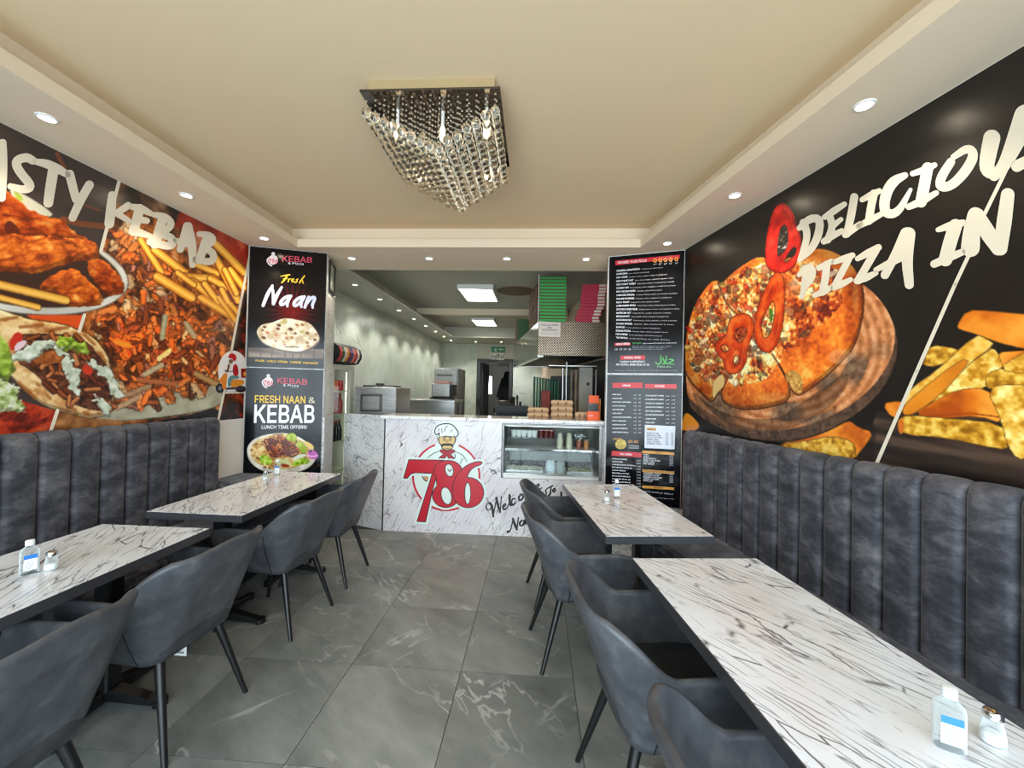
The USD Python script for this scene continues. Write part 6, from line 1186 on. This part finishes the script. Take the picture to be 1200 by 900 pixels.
obj('trolley', box(at_y(580, 480, 11)[0], at_y(603, 480, 11)[0], 10.85, 11.25, 0, at_y(590, 484, 11)[2], .01), M['steeldark'], ck)
sk = thing('sink_unit', 'black rimmed sink unit with a tap behind the middle of the counter', 'sink'); a, b = at_y(580, 484, 6.6), at_y(618.5, 484, 6.6); zs_ = at_y(600, 476.5, 6.6)[2]
obj('rim', cat([box(a[0], b[0], 6.6, 6.64, zs_-.10, zs_), box(a[0], b[0], 7.06, 7.1, zs_-.10, zs_), box(a[0], a[0]+.04, 6.64, 7.06, zs_-.1, zs_), box(b[0]-.04, b[0], 6.64, 7.06, zs_-.1, zs_)]), M['black'], sk); obj('basin', box(a[0]+.04, b[0]-.04, 6.64, 7.06, zs_-.10, zs_-.07), M['steeldark'], sk); obj('cabinet', box(a[0]+.02, b[0]-.02, 6.63, 7.08, 0, zs_-.1), M['blackplastic'], sk)
tx = at_y(606, 470, 7.0)[0]; obj('tap', tube([(tx, 7.08, zs_), (tx, 7.08, zs_+.14), (tx, 6.95, zs_+.17), (tx, 6.90, zs_+.13)], .014, 8), M['steeldark'], sk); obj('knob', cyl(.02, zs_, zs_+.07, tx+.05, 7.08), M['black'], sk)
# ---- extractor hood along the right wall
hd = thing('extractor_hood', 'long steel extractor hood with a patterned front hanging over the right of the kitchen', 'extractor hood')
HZ0, HZ1, HY0, HY1 = 1.965, 2.392, 5.2, 7.9
hx = lambda y: .003+(y-HY0)*(-.46-.003)/(HY1-HY0); hr_ = lambda y: kxr(y)-.004
diam = mat('patterned_steel', {'g': ('geometry', {}), 'm': ('mapping', {'rotation': (0, math.pi/4, 0), 'scale': (46, 46, 46)}), 's': ('separate_xyz', {}), 'a': ('math', {'math_type': 'fraction'}), 'b': ('math', {'math_type': 'fraction'}),
    'a2': ('math', {'math_type': 'subtract', 'value2': .5}), 'b2': ('math', {'math_type': 'subtract', 'value2': .5}), 'a3': ('math', {'math_type': 'multiply'}), 'b3': ('math', {'math_type': 'multiply'}), 'd': ('math', {'math_type': 'add'}), 'r': ('map_range', {'from_min': .07, 'from_max': .13, 'clamp': True}),
    'c': ('mix_color', {'a': lin((206, 190, 168)), 'b': lin((84, 72, 60))}), 'bp': ('bump', {'strength': .6, 'distance': .006, 'invert': True}), 'p': ('principled_bsdf', {'metallic': .75, 'roughness': .35})},
    [('g.position', 'm.vector'), ('m.vector', 's.vector'), ('s.x', 'a.value1'), ('s.z', 'b.value1'), ('a.value', 'a2.value1'), ('b.value', 'b2.value1'), ('a2.value', 'a3.value1'), ('a2.value', 'a3.value2'), ('b2.value', 'b3.value1'), ('b2.value', 'b3.value2'), ('a3.value', 'd.value1'), ('b3.value', 'd.value2'), ('d.value', 'r.value'), ('r.result', 'c.fac'), ('c.result', 'p.base_color'), ('r.result', 'bp.height'), ('bp.normal', 'p.normal')])
obj('front_panel', box(hx(HY0), hr_(HY0), HY0, HY0+.015, HZ0, HZ1), diam, hd)
smooth_steel = plain('smooth_steel', (176, 180, 176), .16, metallic=.95)
obj('side_panel', quad_prism([(hx(HY0), HY0+.016), (hx(HY0)+.012, HY0+.016), (hx(HY1)+.012, HY1), (hx(HY1), HY1)], HZ0-.02, HZ1), smooth_steel, hd)
obj('liner', quad_prism([(hx(HY0)+.014, HY0+.017), (hr_(HY0+.02)-.001, HY0+.017), (hr_(HY1)-.001, HY1-.013), (hx(HY1)+.014, HY1-.013)], HZ1-.02, HZ1-.0125), colour((30, 30, 28), .6), hd)
obj('top_panel', quad_prism([(hx(HY0)+.012, HY0+.016), (hr_(HY0+.02), HY0+.016), (hr_(HY1), HY1), (hx(HY1)+.012, HY1)], HZ1-.012, HZ1), M['steel'], hd)
obj('back_panel', quad_prism([(hx(HY1)+.012, HY1-.012), (hr_(HY1), HY1-.012), (hr_(HY1), HY1), (hx(HY1)+.012, HY1)], HZ0, HZ1-.012), M['steel'], hd)
for k in range(5):
    ya = HY0+.3+k*.5; obj('filter', trimesh.convex.convex_hull(np.array([(hx(y)+.12, y, HZ0+.012) for y in (ya, ya+.46)]+[(hx(y)+.12, y, HZ0+.029) for y in (ya, ya+.46)]+[(hr_(y)-.05, y, HZ0+.012) for y in (ya, ya+.46)]+[(hr_(y)-.05, y, HZ0+.029) for y in (ya, ya+.46)])), colour((40, 40, 38), .45), hd)
obj('underside', quad_prism([(hx(HY0)+.07, HY0+.017), (hr_(HY0+.02)-.001, HY0+.017), (hr_(HY1)-.001, HY1-.013), (hx(HY1)+.07, HY1-.013)], HZ0+.03, HZ0+.04), colour((34, 34, 32), .5), hd)
obj('gutter', quad_prism([(hx(HY0)+.012, HY0+.016), (hx(HY0)+.07, HY0+.016), (hx(HY1)+.07, HY1-.012), (hx(HY1)+.012, HY1-.012)], HZ0-.02, HZ0-.005), smooth_steel, hd)
nt = thing('notice', 'white paper notice in capitals taped to the front of the extractor hood', 'notice'); HP = Plane((0, HY0, 0), (1, 0, 0), (0, 0, 0))
obj('sheet', HP.flat(HP.px([(631.5, 376.5), (657, 378), (656.6, 395.2), (631.2, 394)]), .0005, .001), colour((226, 212, 202), .6), nt)
for s_, xa, xb_, y in (('FOOD ALLERGIES', 634, 654.5, 381.6), ('AND', 641.5, 646.5, 384.6), ('INTOLERANCES', 635, 653.5, 387.4)): text_on(HP, s_, (xa, y), (xb_, y+.4), (xa, y-1.9), colour((90, 84, 84), .6), nt, off=.0016, bold=True)
for y in (390.5, 392): text_on(HP, 'Please speak to our staff about the ingredients', (634, y), (654, y+.3), (634, y-.8), colour((130, 124, 124), .6), nt, off=.0016)
# ---- pizza boxes on the hood
PBG, PBK, PBR, PBW, PBD = colour((44, 158, 70), .6), colour((104, 76, 54), .8), colour((190, 40, 66), .6), colour((222, 206, 190), .6), colour((24, 96, 58), .6)
def pizza_box(label, loc, rz, group, face, stripe=None, w=.34, proto={}):
    k = (face.GetPath(), stripe and stripe.GetPath(), w)
    if k in proto: return copy(proto[k], loc, rz, label, group)
    t = proto[k] = thing('pizza_box', label, 'pizza box', loc, rz, group); h = .041
    obj('tray', box(-w/2, w/2, -w/2+.004, w/2, 0, h*.55, .001), PBK if face is not PBR else PBR, t); obj('lid', box(-w/2-.003, w/2+.003, -w/2, w/2+.002, h*.58, h, .002), PBK if face is not PBR else PBR, t)
    obj('front_flap', box(-w/2+.002, w/2-.002, -w/2-.003, -w/2-.0005, .0065, h-.0065), face, t)
    if stripe: obj('corner_print', box(w/2-.09, w/2-.004, -w/2-.0045, -w/2-.0032, .006, h-.006), stripe, t)
    return t
ordn = ['first', 'second', 'third', 'fourth', 'fifth', 'sixth', 'seventh', 'eighth', 'ninth', 'tenth', 'eleventh', 'twelfth', 'thirteenth', 'fourteenth']
a_h = math.degrees(math.atan2(.463, 2.7))
br = np.random.default_rng(12)
for k in range(14):
    pizza_box(f'green fronted pizza box in the front hood stack, {ordn[k]} from the bottom' if k else 'green fronted pizza box at the bottom of the front stack on the hood', (.182+br.normal(0, .003), 5.385+br.normal(0, .003), HZ1+.0415*k), 0, 'green pizza boxes on the hood', PBG)
for s_ in range(2):
    y = 5.74+.36*s_; x = hx(y-.17)+.18
    for k in range(14): pizza_box(f'brown pizza box in the {["second", "third"][s_]} hood stack, {ordn[k]} from the bottom', (x+br.normal(0, .004), y+br.normal(0, .003), HZ1+.0415*k), a_h, 'brown pizza boxes on the hood', PBK)
rx0 = at_y(676, 370, 5.25)[0]
for k in range(12):
    off = (0, .0, .012, .02, .05, .06, .065, .065, .07, .075, .08, .08)[k]
    pizza_box(f'red pizza box with pale corner in the right hood stack, {ordn[k]} from the bottom', (rx0+.15+off+br.normal(0, .003), 5.40+br.normal(0, .006), HZ1+.0415*k), -6, 'red pizza boxes on the hood', PBR, PBW, .30)
gx0 = at_y(597, 400, 7.6)
for k in range(10): pizza_box(f'dark green pizza box in the far hood stack, {ordn[k]} from the bottom', (-.235, 7.60, HZ1+.0415*k), a_h, 'far green pizza boxes on the hood', PBD, None, .33)
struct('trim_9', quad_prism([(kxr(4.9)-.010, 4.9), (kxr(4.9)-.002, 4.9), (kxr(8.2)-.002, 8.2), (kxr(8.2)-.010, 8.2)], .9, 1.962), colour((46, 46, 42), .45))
bt = thing('batten', 'thin white upright batten at the left edge of the green pizza boxes', 'batten'); obj('strip', box(-.004, .004, 5.205, 5.225, HZ1, HZ1+.60), M['white'], bt)
# ---- under the hood
UY = 5.6
def px_box(x0, y0, x1, y1, Y, d, b=.006):
    p, q = at_y(x0, y1, Y), at_y(x1, y0, Y); return box(min(p[0], q[0]), max(p[0], q[0]), Y, Y+d, p[2], q[2], b), p, q
kb_ = thing('kebab_grill', 'tall steel kebab grill with burner columns under the extractor hood', 'kebab grill')
m, p, q = px_box(678, 430.5, 695, 484, 5.55, .30); m = box(p[0], q[0], 5.55, 5.85, 1.0, q[2], .008); obj('steel_column', m, grainy('warm_steel', (150, 146, 136), (178, 172, 160), 4, .5), kb_)
c = at_y(689, 450, 5.55); obj('knob', rot(cyl(.022, 0, .02, n=16), 90, (1, 0, 0)) if False else bar((c[0], 5.55, c[2]), (c[0], 5.528, c[2]), .022, 16), M['black'], kb_)
for x, w in ((659, 1.7), (663.2, 1.5)):
    p = at_y(x, 480, 5.35); obj('spit_pole', bar((p[0], 5.36+.02*w, 1.0), (p[0], 5.36+.02*w, at_y(x, 431 if x < 660 else 424, 5.35)[2]), .010*w/1.5, 10), M['steel'], kb_)
for x0, x1 in ((668, 671.5), (672.5, 677)):
    p, q = at_y(x0, 482, 5.7), at_y(x1, 433, 5.7); obj('burner_column', box(p[0], q[0], 5.7, 5.8, 1.0, q[2], .01), grainy('rusty_steel', (120, 96, 76), (160, 138, 118), 9, .5), kb_)
p, q = at_y(641, 433, 5.45), at_y(700, 428.5, 5.45); obj('top_plate', box(p[0]+.02, q[0], 5.45, 6.0, q[2]-.02, q[2], .004), M['steel'], kb_); obj('stand', box(p[0]+.16, q[0], 5.5, 6.0, .0, 1.0, .01), M['steeldark'], kb_)
p, q = at_y(699, 433, 5.6), at_y(702, 465, 5.6); obj('pipe', bar((p[0], 5.62, 1.0), (p[0], 5.62, p[2]), .012, 8), M['steel'], kb_)
cab = thing('dark_cabinet', 'dark steel cabinet against the right kitchen wall under the hood', 'cabinet'); a, b = at_y(646, 436, 6.6), at_y(715, 436, 6.6)
obj('body', box(a[0], hr_(6.95)-.02, 6.62, 6.9, 0, a[2]-.06, .01), colour((52, 52, 48), .5), cab)
for k in range(3): 
    w = (hr_(6.95)-.02-a[0])/3; obj('door', box(a[0]+k*w+.01, a[0]+(k+1)*w-.01, 6.605, 6.62, .1, a[2]-.1, .004), colour((44, 44, 42), .45), cab)
gb = thing('green_box_rack', 'dark green pizza boxes stood on edge left of the kebab grill', 'pizza boxes')
a, b = at_y(624.5, 474, 6.0), at_y(656, 450, 6.0); n_ = 9
for k in range(n_):
    x = a[0]+k*(b[0]-a[0])/n_; obj('flat_box', trimesh.convex.convex_hull(np.array([(xx, yy, zz) for xx in (x, x+.030) for yy, zz in ((6.0, 1.15), (6.36, 1.15), (6.36, a[2]+.42-.006*k), (6.0, a[2]+.40-.006*k))])), PBD if k % 2 else colour((20, 78, 50), .6), gb)
obj('shelf', box(a[0]-.02, b[0]+.02, 5.98, 6.5, 1.10, 1.148), M['steel'], gb); obj('support', box(a[0], b[0], 6.05, 6.45, 0, 1.10), M['steeldark'], gb)
rb = thing('red_box', 'dark red box leaning in front of the green pizza boxes', 'box'); a, b = at_y(634, 474, 5.8), at_y(645, 458, 5.8)
obj('body', rot(box(a[0], b[0], 5.80, 5.93, 1.15, b[2], .004), 0), colour((126, 40, 30), .6), rb); obj('flap', box(a[0]+.005, b[0]-.005, 5.79, 5.798, 1.2, b[2]-.04), colour((150, 52, 36), .6), rb)
obj('shelf_foot', box(a[0], b[0], 5.80, 5.93, 0, 1.148), M['steeldark'], rb)
so = thing('wall_socket', 'white double socket on the marble wall right of the back door', 'socket'); p = at_y(612, 459, YK-.01)
obj('plate', box(p[0]-.07, p[0]+.07, YK-.012, YK-.001, p[2]-.04, p[2]+.04, .003), M['white'], so)
for s_ in (-.035, .035): obj('rocker', box(p[0]+s_-.012, p[0]+s_+.012, YK-.016, YK-.012, p[2]-.015, p[2]+.02), colour((210, 212, 208), .4), so)

# ================================================================== CHANDELIER
chn = thing('chandelier', 'square ceiling chandelier of hanging crystal ball strands on a mirrored plate', 'chandelier', (-.546, 2.25, 0))
PZ = 2.945; hw = .342
obj('ceiling_box', box(-hw+.03, hw-.03, -hw+.03, hw-.03, PZ+.012, ZC), colour((168, 146, 108), .4), chn)
obj('plate', box(-hw, hw, -hw, hw, PZ, PZ+.011, .002), M['mirror'], chn)
NX, NY = 15, 13
zb_near = lambda t: 2.858-.185*(1-abs(t-.10)/(1.10 if t < .10 else .90))
ball = trimesh.creation.icosphere(2, .0232); bead = trimesh.creation.icosphere(0, .0052)
for i in range(NX):
    t = -1+2*i/(NX-1)
    for j in range(NY):
        s_ = j/(NY-1); x = (hw-.025)*t; y = -hw+.025+(2*hw-.05)*s_
        zb = zb_near(t)-.012*s_+.004*math.sin(i*3+j*2)
        ms = [mv(ball, x, y, zb)]
        z = zb+.03; 
        while z < PZ-.003: ms.append(mv(bead, x, y, z)); z += .027
        obj('crystal_strand', cat(ms), M['crystal'], chn, smooth=60)
bulb_glass = emit('chandelier_bulb', (255, 236, 196), 3.0)
for x, y in ((-.21, -.22), (.02, -.20), (.25, -.22), (-.2, .2), (.22, .2)):
    b_ = obj('bulb_holder', cyl(.008, PZ-.075, PZ, x+.012, y+.013, 10), M['white'], chn); obj('bulb', lathe([(.006, PZ-.155), (.014, PZ-.145), (.016, PZ-.12), (.013, PZ-.09), (.008, PZ-.075)], 14, x+.012, y+.013), bulb_glass, b_, smooth=40)

# ================================================================== THINGS ON THE TABLES
def sanitizer(label, loc, rz, proto=[]):
    if proto: return copy(proto[0], loc, rz, label, 'sanitizer bottles on the tables')
    t = thing('sanitizer_bottle', label, 'bottle', loc, rz, 'sanitizer bottles on the tables'); proto.append(t)
    sq = lambda s_: [(s_[0]*np.sign(math.cos(a))*abs(math.cos(a))**.6, s_[1]*np.sign(math.sin(a))*abs(math.sin(a))**.6) for a in np.linspace(0, 2*np.pi, 28, endpoint=False)]
    lay = [(.024, .016, 0), (.027, .018, .004), (.027, .018, .085), (.024, .016, .097), (.013, .012, .107), (.0115, .0115, .112)]
    V = np.vstack([np.c_[np.array(sq(l[:2])), np.full(28, l[2])] for l in lay]); f = []
    for i in range(len(lay)-1):
        for j in range(28): q = (j+1) % 28; f += [[i*28+j, i*28+q, (i+1)*28+q], [i*28+j, (i+1)*28+q, (i+1)*28+j]]
    n_ = len(V); V = np.vstack([V, [0, 0, 0], [0, 0, .112]]); L_ = len(lay)-1
    for j in range(28): q = (j+1) % 28; f += [[n_, q, j], [n_+1, L_*28+j, L_*28+q]]
    obj('body', trimesh.Trimesh(V, f, process=False), M['bottle'], t, smooth=40)
    obj('cap', lathe([(.0135, .112), (.0135, .128), (.012, .132), (.009, .133)], 20), colour((226, 232, 234), .3, transmission_weight=.0), t, smooth=40)
    lb = obj('label', box(-.018, .018, -.0192, -.0184, .018, .078), colour((238, 242, 246), .4), t); obj('label_band', box(-.018, .018, -.0198, -.0193, .062, .078), colour((44, 116, 196), .4), lb)
    for k in range(4): obj('label_print', box(-.014, .010-.002*k, -.0197, -.0193, .048-.008*k, .050-.008*k), colour((140, 160, 190), .4), lb)
    return t
def shaker(label, loc, rz=0, proto=[]):
    if proto: return copy(proto[0], loc, rz, label, 'salt shakers on the tables')
    t = thing('salt_shaker', label, 'salt shaker', loc, rz, 'salt shakers on the tables'); proto.append(t)
    obj('glass_body', lathe([(.020, 0), (.0225, .003), (.022, .02), (.0165, .048), (.0165, .056)], 20), M['bottle'], t, smooth=30); obj('salt', lathe([(.0185, .002), (.0195, .004), (.0185, .018), (.012, .024)], 16), colour((244, 244, 244), .8), t, smooth=40)
    obj('cap', lathe([(.0178, .056), (.0178, .066), (.014, .072), (.006, .074)], 20), M['chrome'], t, smooth=40); return t
TZ = .75
sanitizer('clear sanitizer bottle with a blue banded label on the near left table', (*at_z(34, 672, TZ)[:2], TZ), 62)
shaker('glass salt shaker on the near left table', (*at_z(60, 667, TZ)[:2], TZ))
sanitizer('clear sanitizer bottle on the near right table, by the bottom right corner', (*at_z(1112, 876, TZ)[:2], TZ), -28)
shaker('glass salt shaker on the near right table', (*at_z(1163, 870, TZ)[:2], TZ))
sanitizer('clear sanitizer bottle on the far right table in front of the menu board', (*at_z(722.5, 583.5, TZ)[:2], TZ), 0)
shaker('glass salt shaker on the far right table', (*at_z(711, 586.5, TZ)[:2], TZ))
sanitizer('clear sanitizer bottle on the far left table before the plate poster', (*at_z(325, 556.5, TZ)[:2], TZ), 20)
shaker('glass salt shaker on the far left table', (*at_z(311, 562, TZ)[:2], TZ))

q = at_y(211, 757, 1.82); ctg = thing('paper_tag', 'white paper tag hanging under the second chair on the left', 'tag', (q[0], 1.80, 0))
obj('tag_sheet', box(-.05, .05, -.001, .001, q[2]-.03, .372), M['white'], ctg); obj('tag_print', box(-.04, .04, -.0016, -.001, q[2]-.02, q[2]-.01), colour((150, 150, 150), .5), ctg)
